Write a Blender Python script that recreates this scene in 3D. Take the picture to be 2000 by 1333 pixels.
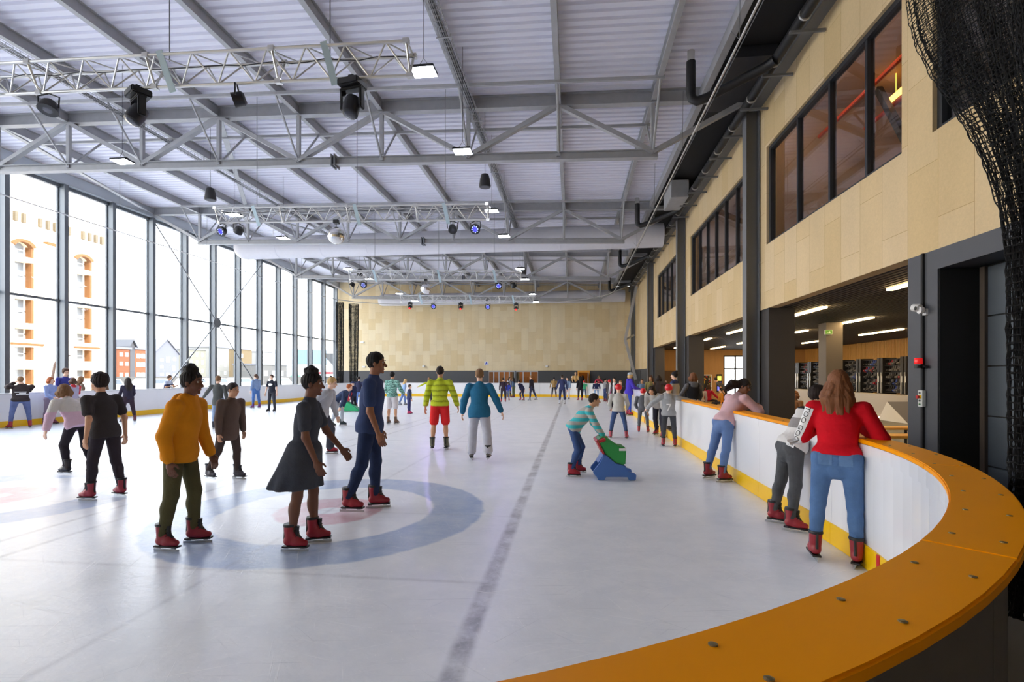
import bpy, bmesh, math, random
import numpy as np
from mathutils import Vector, Matrix, Euler
from mathutils.bvhtree import BVHTree

for _o in list(bpy.data.objects):
    bpy.data.objects.remove(_o, do_unlink=True)
scene = bpy.context.scene
col = scene.collection
random.seed(7)
PI = math.pi
R = math.radians

# ------------------------------------------------------------------ camera
F_PX, YAW, EYE = 985.0, R(6.83), 1.60
cd = bpy.data.cameras.new('camera'); cam = bpy.data.objects.new('camera', cd); col.objects.link(cam)
cd.sensor_width = 36.0; cd.lens = 36.0 * F_PX / 2000.0
cd.shift_y = 68.5 / 2000.0
cd.clip_start = 0.05; cd.clip_end = 600
cam.location = (0, 0, EYE); cam.rotation_euler = (R(90), 0, YAW)
scene.camera = cam

# ------------------------------------------------------------------ daylight
world = bpy.data.worlds.new('sky'); scene.world = world; world.use_nodes = True
wn = world.node_tree.nodes; wl = world.node_tree.links
bgn = wn['Background']
tc = wn.new('ShaderNodeTexCoord'); sp = wn.new('ShaderNodeSeparateXYZ'); rp = wn.new('ShaderNodeValToRGB')
wl.new(tc.outputs['Generated'], sp.inputs[0]); wl.new(sp.outputs['Z'], rp.inputs[0])
rp.color_ramp.elements[0].position = 0.0; rp.color_ramp.elements[0].color = (0.95, 0.97, 1.0, 1)
rp.color_ramp.elements[1].position = 0.7; rp.color_ramp.elements[1].color = (0.78, 0.87, 1.0, 1)
wl.new(rp.outputs[0], bgn.inputs['Color'])
bgn.inputs['Strength'].default_value = 3.5
sd = bpy.data.lights.new('sun', 'SUN'); sun = bpy.data.objects.new('sun', sd); col.objects.link(sun)
sd.energy = 3.5; sd.angle = R(1.0); sd.color = (1.0, 0.96, 0.90)
sun.rotation_euler = (R(48), 0, R(62))          # from behind the hall, over its roof, onto the facades outside

def portal(name, loc, rot, sx, sy):
    d = bpy.data.lights.new(name, 'AREA'); d.shape = 'RECTANGLE'; d.size = sx; d.size_y = sy
    d.cycles.is_portal = True
    o = bpy.data.objects.new(name, d); o.location = loc; o.rotation_euler = rot; col.objects.link(o)
portal('glass_wall_daylight', (-20.7, 18.5, 4.9), (0, R(-90), 0), 9.0, 49)

vs = scene.view_settings
scene.display_settings.display_device = 'sRGB'
vs.view_transform = 'Standard'; vs.look = 'None'; vs.gamma = 1.0; vs.use_curve_mapping = False
vs.exposure = 1.4
cy = scene.cycles
cy.max_bounces = 7; cy.diffuse_bounces = 5; cy.glossy_bounces = 3; cy.transmission_bounces = 4
cy.transparent_max_bounces = 16; cy.caustics_reflective = False; cy.caustics_refractive = False
cy.sample_clamp_indirect = 6.0; cy.use_denoising = True
try: cy.use_light_tree = True
except Exception: pass

# ------------------------------------------------------------------ picture geometry -> places in the hall
_s, _c = math.sin(YAW), math.cos(YAW)
def ray(px, py):
    u = (px - 1000) / F_PX; v = (735 - py) / F_PX
    return Vector((-_s + u * _c, _c + u * _s, v))
def G(px, py, z=0.0):                 # the point of height z seen at a pixel
    d = ray(px, py); t = (z - EYE) / d.z
    return Vector((d.x * t, d.y * t, z))
def PY(px, py, Y):                    # the point of the plane y = Y
    d = ray(px, py); t = Y / d.y; return Vector((d.x * t, Y, EYE + d.z * t))
def PX(px, py, X):
    d = ray(px, py); t = X / d.x; return Vector((X, d.y * t, EYE + d.z * t))
def ZC(p): return -p[0] * _s + p[1] * _c

# ------------------------------------------------------------------ materials
def lin(c):
    return tuple(((x / 255) / 12.92 if x / 255 <= 0.04045 else ((x / 255 + 0.055) / 1.055) ** 2.4) for x in c)
MATS = {}
def mat(name, rgb, rough=0.5, metal=0.0, spec=0.5, noise=0.0, nscale=8.0, bump=0.0, bscale=60.0, emit=0.0, coat=0.0, stretch=None):
    key = name
    if key in MATS: return MATS[key]
    m = bpy.data.materials.new(name); m.use_nodes = True; MATS[key] = m
    nt = m.node_tree; N = nt.nodes; L = nt.links; b = N['Principled BSDF']
    c = lin(rgb)
    b.inputs['Base Color'].default_value = (*c, 1)
    b.inputs['Roughness'].default_value = rough; b.inputs['Metallic'].default_value = metal
    b.inputs['Specular IOR Level'].default_value = spec
    b.inputs['Coat Weight'].default_value = coat
    if emit:
        b.inputs['Emission Color'].default_value = (*c, 1); b.inputs['Emission Strength'].default_value = emit
    tcn = N.new('ShaderNodeTexCoord'); src = tcn.outputs['Object']
    if stretch:
        mp = N.new('ShaderNodeMapping'); mp.inputs['Scale'].default_value = stretch
        L.new(src, mp.inputs[0]); src = mp.outputs[0]
    nz = N.new('ShaderNodeTexNoise'); nz.inputs['Scale'].default_value = nscale; nz.inputs['Detail'].default_value = 4
    L.new(src, nz.inputs['Vector'])
    if noise:
        mx = N.new('ShaderNodeMix'); mx.data_type = 'RGBA'
        mx.inputs['A'].default_value = (*[x * (1 - noise) for x in c], 1)
        mx.inputs['B'].default_value = (*[min(1, x * (1 + noise)) for x in c], 1)
        L.new(nz.outputs['Fac'], mx.inputs['Factor']); L.new(mx.outputs['Result'], b.inputs['Base Color'])
    if bump:
        n2 = N.new('ShaderNodeTexNoise'); n2.inputs['Scale'].default_value = bscale; n2.inputs['Detail'].default_value = 3
        L.new(src, n2.inputs['Vector'])
        bp = N.new('ShaderNodeBump'); bp.inputs['Strength'].default_value = bump; bp.inputs['Distance'].default_value = 0.02
        L.new(n2.outputs['Fac'], bp.inputs['Height']); L.new(bp.outputs[0], b.inputs['Normal'])
    return m
def cloth(rgb):
    return mat('cloth_%d_%d_%d' % tuple(rgb), rgb, 0.88, spec=0.2, noise=0.16, nscale=9, bump=0.35, bscale=22)
def denim(rgb):
    return mat('denim_%d_%d_%d' % tuple(rgb), rgb, 0.85, spec=0.2, noise=0.38, nscale=7, bump=0.4, bscale=26)
def stripes(name, cols, period, axis='Z', warp=0.0):
    """Cloth woven in bands: cols repeat along an axis of the garment."""
    if name in MATS: return MATS[name]
    m = mat(name, cols[0], 0.88, spec=0.2); nt = m.node_tree; N = nt.nodes; L = nt.links; b = N['Principled BSDF']
    t = N.new('ShaderNodeTexCoord'); s = N.new('ShaderNodeSeparateXYZ'); L.new(t.outputs['Object'], s.inputs[0])
    val = s.outputs[axis]
    if warp:
        nz = N.new('ShaderNodeTexNoise'); nz.inputs['Scale'].default_value = 14; L.new(t.outputs['Object'], nz.inputs['Vector'])
        ma = N.new('ShaderNodeMath'); ma.operation = 'MULTIPLY_ADD'; ma.inputs[1].default_value = warp
        L.new(nz.outputs['Fac'], ma.inputs[0]); L.new(val, ma.inputs[2]); val = ma.outputs[0]
    md = N.new('ShaderNodeMath'); md.operation = 'DIVIDE'; md.inputs[1].default_value = period; L.new(val, md.inputs[0])
    fr = N.new('ShaderNodeMath'); fr.operation = 'FRACT'; L.new(md.outputs[0], fr.inputs[0])
    cr = N.new('ShaderNodeValToRGB'); cr.color_ramp.interpolation = 'CONSTANT'; L.new(fr.outputs[0], cr.inputs[0])
    e = cr.color_ramp.elements
    while len(e) < len(cols): e.new(0.5)
    for i, cc in enumerate(cols): e[i].position = i / len(cols); e[i].color = (*lin(cc), 1)
    L.new(cr.outputs[0], b.inputs['Base Color'])
    return m
def zbands(name, bands):
    """A garment sewn from pieces of different cloth: [(from height, colour)...] low to high."""
    if name in MATS: return MATS[name]
    m = mat(name, bands[0][1], 0.92, spec=0.15, bump=0.5, bscale=40); nt = m.node_tree; N = nt.nodes; L = nt.links; b = N['Principled BSDF']
    t = N.new('ShaderNodeTexCoord'); s = N.new('ShaderNodeSeparateXYZ'); L.new(t.outputs['Object'], s.inputs[0])
    mr = N.new('ShaderNodeMath'); mr.operation = 'DIVIDE'; mr.inputs[1].default_value = 2.0; L.new(s.outputs['Z'], mr.inputs[0])
    cr = N.new('ShaderNodeValToRGB'); cr.color_ramp.interpolation = 'CONSTANT'; L.new(mr.outputs[0], cr.inputs[0])
    e = cr.color_ramp.elements
    while len(e) < len(bands): e.new(0.5)
    for i, (z, cc) in enumerate(bands): e[i].position = z / 2.0; e[i].color = (*lin(cc), 1)
    L.new(cr.outputs[0], b.inputs['Base Color'])
    return m
def emis(name, rgb, strength):
    if name in MATS: return MATS[name]
    m = bpy.data.materials.new(name); m.use_nodes = True; MATS[name] = m
    nt = m.node_tree; nt.nodes.remove(nt.nodes['Principled BSDF'])
    e = nt.nodes.new('ShaderNodeEmission'); e.inputs[0].default_value = (*lin(rgb), 1); e.inputs[1].default_value = strength
    nt.links.new(e.outputs[0], nt.nodes['Material Output'].inputs[0])
    return m
def glass(name, tint=(1, 1, 1), refl=1.0):
    """A thin pane: lets light straight through, mirrors by fresnel."""
    if name in MATS: return MATS[name]
    m = bpy.data.materials.new(name); m.use_nodes = True; MATS[name] = m
    nt = m.node_tree; N = nt.nodes; L = nt.links; N.remove(N['Principled BSDF'])
    tr = N.new('ShaderNodeBsdfTransparent'); tr.inputs[0].default_value = (*tint, 1)
    gl = N.new('ShaderNodeBsdfGlossy'); gl.inputs['Roughness'].default_value = 0.02
    fr = N.new('ShaderNodeFresnel'); fr.inputs[0].default_value = 1.5
    mu = N.new('ShaderNodeMath'); mu.operation = 'MULTIPLY'; mu.inputs[1].default_value = refl; L.new(fr.outputs[0], mu.inputs[0])
    ge = N.new('ShaderNodeNewGeometry'); iv = N.new('ShaderNodeMath'); iv.operation = 'SUBTRACT'; iv.inputs[0].default_value = 1.0; L.new(ge.outputs['Backfacing'], iv.inputs[1])
    m2 = N.new('ShaderNodeMath'); m2.operation = 'MULTIPLY'; L.new(mu.outputs[0], m2.inputs[0]); L.new(iv.outputs[0], m2.inputs[1])
    mx = N.new('ShaderNodeMixShader'); L.new(m2.outputs[0], mx.inputs[0]); L.new(tr.outputs[0], mx.inputs[1]); L.new(gl.outputs[0], mx.inputs[2])
    L.new(mx.outputs[0], N['Material Output'].inputs[0])
    return m
STEEL = mat('galvanised_steel', (172, 173, 176), 0.5, 0.15, noise=0.14, nscale=5)
MULLION = mat('grey_mullion_paint', (106, 111, 116), 0.45, 0.05)
STEEL_D = mat('painted_grey_steel', (120, 122, 126), 0.5, 0.2, noise=0.05)
ALU = mat('brushed_aluminium', (208, 208, 206), 0.32, 0.6)
ALU_FR = mat('grey_aluminium_frame', (178, 184, 190), 0.4, 0.15)
BLACK = mat('black_plastic', (22, 22, 25), 0.45)
PIPE = mat('black_rubber_sleeve', (26, 26, 29), 0.5)
DARK = mat('anthracite_paint', (74, 76, 81), 0.55, noise=0.05)
DARKER = mat('black_paint', (26, 25, 26), 0.7)
CHROME = mat('mirror_facets', (225, 222, 218), 0.12, 1.0)
WHITE = mat('white_plastic', (232, 232, 232), 0.4)
RED = mat('red_plastic', (190, 24, 28), 0.4)
YEL = mat('yellow_kick_plastic', (246, 196, 6), 0.35)
CAP = mat('orange_cap_plastic', (252, 162, 0), 0.45, spec=0.14, noise=0.04, nscale=3)
PANEL = mat('white_board_plastic', (236, 237, 240), 0.16, noise=0.03, nscale=1.5, coat=0.2)
GLASS = glass('clear_glass', (0.97, 0.98, 0.98), 0.8)
GLASS_W = glass('room_window_glass', (0.88, 0.88, 0.88), 1.9)

# ------------------------------------------------------------------ mesh building
class MB:
    def __init__(s): s.v = []; s.f = []
    def add(s, vs, fs):
        n = len(s.v); s.v.extend([tuple(p) for p in vs]); s.f.extend([tuple(i + n for i in f) for f in fs]); return s
    def box(s, x0, y0, z0, x1, y1, z1):
        return s.add([(x0, y0, z0), (x1, y0, z0), (x1, y1, z0), (x0, y1, z0), (x0, y0, z1), (x1, y0, z1), (x1, y1, z1), (x0, y1, z1)],
                     [(0, 3, 2, 1), (4, 5, 6, 7), (0, 1, 5, 4), (1, 2, 6, 5), (2, 3, 7, 6), (3, 0, 4, 7)])
    def cbox(s, c, sx, sy, sz):
        return s.box(c[0] - sx / 2, c[1] - sy / 2, c[2] - sz / 2, c[0] + sx / 2, c[1] + sy / 2, c[2] + sz / 2)
    def beam(s, a, b, w, h, up=(0, 0, 1), du=0.0, dw=0.0):
        a = Vector(a); b = Vector(b); d = (b - a).normalized(); up = Vector(up)
        if abs(d.dot(up)) > 0.98: up = Vector((1, 0, 0))
        si = d.cross(up).normalized(); u = si.cross(d).normalized()
        a = a + u * du + si * dw; b = b + u * du + si * dw
        vs = [p + si * (w / 2 * i) + u * (h / 2 * j) for p in (a, b) for i, j in ((-1, -1), (1, -1), (1, 1), (-1, 1))]
        return s.add(vs, [(3, 2, 1, 0), (4, 5, 6, 7), (0, 1, 5, 4), (1, 2, 6, 5), (2, 3, 7, 6), (3, 0, 4, 7)])
    def ibeam(s, a, b, w, h, tf=0.016, tw=0.012, up=(0, 0, 1)):
        s.beam(a, b, w, tf, up, h / 2 - tf / 2); s.beam(a, b, w, tf, up, -h / 2 + tf / 2); return s.beam(a, b, tw, h - 2 * tf, up)
    def tube(s, pts, r, n=8, closed=False):
        pts = [Vector(p) for p in pts]; m = len(pts); rr = r if isinstance(r, (list, tuple)) else [r] * m
        rings = []; ref = None
        for i, p in enumerate(pts):
            if closed: d = pts[(i + 1) % m] - pts[i - 1]
            else: d = pts[min(i + 1, m - 1)] - pts[max(i - 1, 0)]
            d.normalize()
            if ref is None or abs(ref.dot(d)) > 0.95:
                ref = Vector((0, 0, 1)) if abs(d.z) < 0.9 else Vector((1, 0, 0))
            a = d.cross(ref).normalized(); bb = a.cross(d).normalized(); ref = bb
            rings.append([p + (a * math.cos(2 * PI * k / n) + bb * math.sin(2 * PI * k / n)) * rr[i] for k in range(n)])
        fs = []; tot = m if closed else m - 1
        for i in range(tot):
            j = (i + 1) % m
            for k in range(n): fs.append((i * n + k, i * n + (k + 1) % n, j * n + (k + 1) % n, j * n + k))
        if not closed: fs.append(tuple(reversed(range(n)))); fs.append(tuple((m - 1) * n + k for k in range(n)))
        return s.add([p for r_ in rings for p in r_], fs)
    def lathe(s, prof, n=20, o=(0, 0, 0), M=None):
        vs = []; fs = []; m = len(prof)
        for r, z in prof:
            for k in range(n):
                p = Vector((r * math.cos(2 * PI * k / n), r * math.sin(2 * PI * k / n), z))
                if M is not None: p = M @ p
                vs.append(p + Vector(o))
        for i in range(m - 1):
            for k in range(n): fs.append((i * n + k, i * n + (k + 1) % n, (i + 1) * n + (k + 1) % n, (i + 1) * n + k))
        fs.append(tuple(reversed(range(n)))); fs.append(tuple((m - 1) * n + k for k in range(n)))
        return s.add(vs, fs)
    def ball(s, c, r, n=16, sq=(1, 1, 1)):
        prof = [(r * math.sin(PI * i / (n // 2)) + 1e-5, -r * math.cos(PI * i / (n // 2))) for i in range(n // 2 + 1)]
        return s.lathe(prof, n, c, Matrix.Diagonal((*sq,)))
    def prism(s, poly, fn, t0, t1):
        """poly in 2-D, fn(u, v, t) -> point; extruded from t0 to t1."""
        n = len(poly)
        vs = [fn(u, v, t0) for u, v in poly] + [fn(u, v, t1) for u, v in poly]
        fs = [tuple(reversed(range(n))), tuple(range(n, 2 * n))] + [(i, (i + 1) % n, n + (i + 1) % n, n + i) for i in range(n)]
        return s.add(vs, fs)
    def sweep(s, path, o0, o1, z0, z1):
        """path: [(x, y, nx, ny)], a bar between offsets o0..o1 along the normal and heights z0..z1."""
        n = len(path); vs = []
        for x, y, nx, ny in path:
            vs += [(x + nx * o0, y + ny * o0, z0), (x + nx * o1, y + ny * o1, z0), (x + nx * o1, y + ny * o1, z1), (x + nx * o0, y + ny * o0, z1)]
        fs = [(0, 1, 2, 3), (4 * n - 1, 4 * n - 2, 4 * n - 3, 4 * n - 4)]
        for i in range(n - 1):
            a = 4 * i; b = a + 4
            for k in range(4): fs.append((a + k, b + k, b + (k + 1) % 4, a + (k + 1) % 4))
        return s.add(vs, fs)
    def build(s, name, m, parent=None, smooth=False, bevel=0.0, loc=None, rotz=0.0, rot=None):
        me = bpy.data.meshes.new(name); me.from_pydata(s.v, [], s.f); me.update()
        bm = bmesh.new(); bm.from_mesh(me); bmesh.ops.recalc_face_normals(bm, faces=bm.faces)
        if bevel: bmesh.ops.bevel(bm, geom=list(bm.edges), offset=bevel, segments=2, affect='EDGES', clamp_overlap=True)
        bm.to_mesh(me); bm.free()
        if smooth:
            me.shade_smooth()
            try: me.set_sharp_from_angle(angle=R(40))
            except Exception: pass
        for mm in (m if isinstance(m, (list, tuple)) else [m]): me.materials.append(mm)
        o = bpy.data.objects.new(name, me); col.objects.link(o)
        if parent is not None: o.parent = parent
        if loc is not None: o.location = loc
        if rot is not None: o.rotation_euler = rot
        elif rotz: o.rotation_euler = (0, 0, rotz)
        return o
def tag(o, label=None, cat=None, group=None, kind=None):
    if label: o['label'] = label
    if cat: o['category'] = cat
    if group: o['group'] = group
    if kind: o['kind'] = kind
    return o
def thing(name, label, cat, loc=(0, 0, 0), rotz=0.0, group=None):
    o = bpy.data.objects.new(name, None); col.objects.link(o); o.empty_display_size = 0.2
    o.location = loc; o.rotation_euler = (0, 0, rotz)
    return tag(o, label, cat, group)
def struct(o): o['kind'] = 'structure'; return o
CH = {}
def kids(o): return [c for c in bpy.data.objects if c.parent is o]
def dup(root, loc, rotz=None, label=None, group=None, scale=None):
    """A copy of a thing with copies of its parts and their sub-parts."""
    r = root.copy(); col.objects.link(r); r.location = loc
    if rotz is not None: r.rotation_euler = (0, 0, rotz)
    if scale: r.scale = (scale,) * 3
    if label: r['label'] = label
    if group: r['group'] = group
    for ch in kids(root):
        c = ch.copy(); col.objects.link(c); c.parent = r
        for g in kids(ch):
            d = g.copy(); col.objects.link(d); d.parent = c
    return r
def text_mesh(body, size, align='CENTER'):
    cu = bpy.data.curves.new('lettering', 'FONT'); cu.body = body; cu.size = size; cu.align_x = align; cu.align_y = 'CENTER'
    cu.resolution_u = 3
    o = bpy.data.objects.new('lettering', cu); col.objects.link(o)
    dg = bpy.context.evaluated_depsgraph_get()
    me = bpy.data.meshes.new_from_object(o.evaluated_get(dg))
    bpy.data.objects.remove(o, do_unlink=True)
    return me
def lettering(body, size, m, M, parent=None, name='lettering'):
    """Flat letters; M maps the letters' plane into place."""
    me = text_mesh(body, size); me.transform(M); me.materials.clear(); me.materials.append(m)
    o = bpy.data.objects.new(name, me); col.objects.link(o)
    if parent is not None: o.parent = parent
    return o
ORD = ['first', 'second', 'third', 'fourth', 'fifth', 'sixth', 'seventh', 'eighth', 'ninth', 'tenth', 'eleventh', 'twelfth', 'thirteenth',
       'fourteenth', 'fifteenth', 'sixteenth', 'seventeenth', 'eighteenth', 'nineteenth', 'twentieth']
# ================================================================== node helpers for patterned surfaces
class NG:
    def __init__(s, m): s.nt = m.node_tree; s.N = s.nt.nodes; s.L = s.nt.links
    def val(s, x):
        return x
    def m(s, op, a, b=None, c=None, clamp=False):
        n = s.N.new('ShaderNodeMath'); n.operation = op; n.use_clamp = clamp
        for i, x in enumerate((a, b, c)):
            if x is None: continue
            if isinstance(x, (int, float)): n.inputs[i].default_value = x
            else: s.L.new(x, n.inputs[i])
        return n.outputs[0]
    def mix(s, f, a, b):
        n = s.N.new('ShaderNodeMix'); n.data_type = 'RGBA'
        for key, x in (('Factor', f), ('A', a), ('B', b)):
            if isinstance(x, (int, float)): n.inputs[key].default_value = x
            elif isinstance(x, tuple): n.inputs[key].default_value = (*x, 1)
            else: s.L.new(x, n.inputs[key])
        return n.outputs['Result']
    def noise(s, vec, scale, detail=4, rough=0.5):
        n = s.N.new('ShaderNodeTexNoise'); n.inputs['Scale'].default_value = scale; n.inputs['Detail'].default_value = detail
        n.inputs['Roughness'].default_value = rough; s.L.new(vec, n.inputs['Vector']); return n.outputs['Fac']
    def mapping(s, vec, scale=(1, 1, 1), rot=(0, 0, 0), loc=(0, 0, 0)):
        n = s.N.new('ShaderNodeMapping'); n.inputs['Scale'].default_value = scale; n.inputs['Rotation'].default_value = rot
        n.inputs['Location'].default_value = loc; s.L.new(vec, n.inputs[0]); return n.outputs[0]
    def step(s, x, lo, hi):
        n = s.N.new('ShaderNodeMapRange'); n.interpolation_type = 'SMOOTHSTEP'; s.L.new(x, n.inputs['Value'])
        n.inputs['From Min'].default_value = lo; n.inputs['From Max'].default_value = hi
        return n.outputs['Result']

def ice_material():
    m = mat('rink_ice', (225, 227, 231), 0.3); g = NG(m); b = g.N['Principled BSDF']
    t = g.N.new('ShaderNodeTexCoord').outputs['Object']
    s = g.N.new('ShaderNodeSeparateXYZ'); g.L.new(t, s.inputs[0]); X, Y = s.outputs[0], s.outputs[1]
    big = g.noise(t, 0.35, 3); base = g.mix(big, lin((230, 234, 240)), lin((245, 247, 250)))
    wob = g.m('MULTIPLY_ADD', g.noise(t, 5.0, 5), 0.10, -0.05)
    def band(axis, c, w, soft=0.03):
        d = g.m('ABSOLUTE', g.m('SUBTRACT', axis, c)); d = g.m('ADD', d, g.m('MULTIPLY', wob, 0.3))
        return g.m('SUBTRACT', 1.0, g.step(d, w - soft, w + soft))
    fade = g.step(g.noise(t, 3.0, 6, 0.7), 0.2, 0.75)
    mot = g.step(g.noise(t, 2.2, 6, 0.7), .35, .65)
    colr = g.mix(g.m('MULTIPLY', mot, .5), base, lin((221, 226, 233)))
    def paint(f, c, k):
        nonlocal colr
        colr = g.mix(g.m('MULTIPLY', f, k), colr, c)
    blue, red, grey = lin((128, 160, 205)), lin((198, 118, 138)), lin((92, 92, 104))
    for cx, cyy in ((-2.87, 5.69), (-7.62, 5.85), (-12.3, 5.8)):
        d = g.m('SQRT', g.m('ADD', g.m('POWER', g.m('SUBTRACT', X, cx), 2), g.m('POWER', g.m('SUBTRACT', Y, cyy), 2)))
        d = g.m('ADD', d, wob)
        ring = lambda r0, r1: g.m('MULTIPLY', g.step(d, r0 - .03, r0 + .03), g.m('SUBTRACT', 1.0, g.step(d, r1 - .03, r1 + .03)))
        paint(ring(1.22, 1.83), blue, g.m('MULTIPLY_ADD', fade, 0.35, 0.45))
        paint(ring(0.15, 0.61), red, g.m('MULTIPLY_ADD', fade, 0.30, 0.40))
    for x, w, k in ((-0.64, .06, .8), (-5.02, .03, .45), (-5.5, .03, .45), (-9.9, .03, .4), (-10.3, .03, .4), (-2.87, .02, .3), (-7.62, .02, .22)):
        paint(band(X, x, w), grey, g.m('MULTIPLY', fade, k))
    inx = g.m('LESS_THAN', X, -0.64)
    for y, w, k in ((3.84, .02, .30), (5.69, .012, .22), (12.09, .04, .30), (19.5, .05, .12), (27.5, .04, .25), (33.5, .02, .25)):
        paint(g.m('MULTIPLY', band(Y, y, w), inx), grey, g.m('MULTIPLY', fade, k))
    # skate scratches and snow
    def scr(rot, sc, lo, hi, loc):
        v = g.mapping(g.mapping(t, (1, 1, 1), (0, 0, R(rot))), (1.1, sc, 1), (0, 0, 0), loc); return g.step(g.noise(v, 1.0, 5, 0.66), lo, hi)
    sc = g.m('ADD', scr(12, 46, .60, .74, (0, 0, 1)), g.m('ADD', scr(-28, 38, .61, .75, (3, 0, 5)), scr(64, 42, .62, .76, (7, 2, 9))), clamp=True)
    snow = g.step(g.noise(t, 30, 3, 0.6), .66, .74)
    colr = g.mix(g.m('MULTIPLY', g.m('ADD', sc, snow, clamp=True), 0.75), colr, lin((252, 253, 255)))
    dk = g.m('ADD', scr(-8, 60, .60, .70, (11, 4, 2)), g.m('ADD', scr(38, 52, .62, .72, (5, 9, 14)), scr(-52, 56, .62, .72, (2, 12, 6))), clamp=True)
    colr = g.mix(g.m('MULTIPLY', dk, .45), colr, lin((196, 201, 210)))
    g.L.new(colr, b.inputs['Base Color'])
    rough = g.m('MULTIPLY_ADD', big, 0.10, 0.26); g.L.new(rough, b.inputs['Roughness'])
    b.inputs['Specular IOR Level'].default_value = 0.26
    bp = g.N.new('ShaderNodeBump'); bp.inputs['Strength'].default_value = 0.30; bp.inputs['Distance'].default_value = 0.006
    g.L.new(g.m('ADD', sc, g.m('MULTIPLY', g.noise(t, 18, 4), 1.4)), bp.inputs['Height']); g.L.new(bp.outputs[0], b.inputs['Normal'])
    return m

def timber_material(name, uaxis, c1=(226, 201, 158), c2=(217, 188, 138), mort=(186, 154, 106), w=1.25, h=0.62, bias=0.0, mx=0.0):
    """Pressed wood-wool boards set upright with hairline joints."""
    m = mat(name, c1, 0.75, spec=0.25); g = NG(m); b = g.N['Principled BSDF']
    t = g.N.new('ShaderNodeTexCoord').outputs['Object']
    s = g.N.new('ShaderNodeSeparateXYZ'); g.L.new(t, s.inputs[0])
    cmb = g.N.new('ShaderNodeCombineXYZ'); g.L.new(s.outputs['Z'], cmb.inputs[0]); g.L.new(s.outputs[uaxis], cmb.inputs[1])
    br = g.N.new('ShaderNodeTexBrick'); g.L.new(cmb.outputs[0], br.inputs['Vector'])
    br.inputs['Color1'].default_value = (*lin(c1), 1); br.inputs['Color2'].default_value = (*lin(c2), 1); br.inputs['Mortar'].default_value = (*lin(mort), 1)
    br.inputs['Scale'].default_value = 1.0; br.inputs['Mortar Size'].default_value = 0.004; br.inputs['Bias'].default_value = bias
    br.inputs['Brick Width'].default_value = w; br.inputs['Row Height'].default_value = h; br.inputs['Mortar Smooth'].default_value = 0.2
    br.offset = 0.37
    gr = g.noise(t, 26, 6, 0.75); cl = g.noise(g.mapping(t, (1, 1, .4)), 1.6, 3)
    v = g.m('MULTIPLY_ADD', gr, 0.30, g.m('MULTIPLY_ADD', cl, 0.20, 0.72))
    hs = g.N.new('ShaderNodeHueSaturation'); g.L.new(br.outputs['Color'], hs.inputs['Color']); g.L.new(v, hs.inputs['Value'])
    g.L.new(hs.outputs[0], b.inputs['Base Color'])
    bp = g.N.new('ShaderNodeBump'); bp.inputs['Strength'].default_value = .25; bp.inputs['Distance'].default_value = .005
    g.L.new(gr, bp.inputs['Height']); g.L.new(bp.outputs[0], b.inputs['Normal'])
    return m
TIM_R = timber_material('timber_boards_side', 'Y', (222, 199, 160), (213, 187, 140), (180, 150, 104))
TIM_F = timber_material('timber_boards_end', 'X', (232, 217, 184), (220, 198, 152), (202, 180, 138), 0.95, 0.62, -0.25)
WOODSLAT = mat('pine_slats', (214, 166, 96), 0.6, noise=0.25, nscale=3, stretch=(6, 6, 0.6))
LOBBYWOOD = mat('lobby_wood_wall', (190, 146, 92), 0.6, noise=0.12, nscale=2, stretch=(4, 4, .5))
CONC = mat('grey_concrete', (128, 128, 128), 0.7, noise=0.15, nscale=1.2)
DECK = mat('white_roof_deck', (232, 232, 244), 0.5, noise=0.05, nscale=.6, stretch=(1, 6, 1))
DOORM = mat('blue_grey_steel_door', (76, 84, 93), 0.42, 0.2, noise=0.12, nscale=1.2)

# ================================================================== floor and ice
RX0, RX1, RY0, RY1, RR = -17.45, 2.45, 0.36, 38.55, 4.64
def outline(off=0.0, n=14):
    """The rink's inner edge, counter-clockwise from the near end, as (x, y, outward nx, ny)."""
    pts = []
    for cx, cyy, a0 in ((RX1 - RR, RY0 + RR, -90), (RX1 - RR, RY1 - RR, 0), (RX0 + RR, RY1 - RR, 90), (RX0 + RR, RY0 + RR, 180)):
        for i in range(n + 1):
            a = R(a0 + 90 * i / n); nx, ny = math.cos(a), math.sin(a)
            pts.append((cx + nx * RR, cyy + ny * RR, nx, ny))
    return pts
OUT = outline()
b = MB(); n = len(OUT)
b.add([(x + nx * .04, y + ny * .04, 0.0) for x, y, nx, ny in OUT] + [(x + nx * .04, y + ny * .04, -0.09) for x, y, nx, ny in OUT],
      [tuple(range(n))] + [(i, (i + 1) % n, n + (i + 1) % n, n + i) for i in range(n)])
struct(b.build('floor_ice', ice_material()))
b = MB(); b.box(-21.2, -6.2, -0.3, 15.2, 46, -0.02); struct(b.build('floor', CONC))

# ================================================================== walls
b = MB()                                     # end wall: anthracite plinth with openings, timber boards above
yw = 43.0
def fx(px): return PY(px, 735, yw).x
doors_f = [(fx(954), fx(1005)), (fx(1007), fx(1051)), (fx(1128), fx(1152))]
xs = -21.0
for a, c in doors_f:
    b.box(xs, yw, 0, a, yw + .3, 2.06); xs = c
b.box(xs, yw, 0, 5.2, yw + .3, 2.06)
wf = b.build('wall_far_plinth', DARK); struct(wf)
b = MB()
def roof_z(x): return 9.30 + 0.028 * (3.17 - x)
b.prism([(-21.1, 2.06), (5.2, 2.06), (5.2, 9.11), (3.52, 9.11), (3.5, roof_z(3.5) + .1), (-21.1, roof_z(-21.1) + .1)], lambda u, v, t: (u, yw + t, v), -0.03, .3)
struct(b.build('wall_far', TIM_F))
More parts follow.
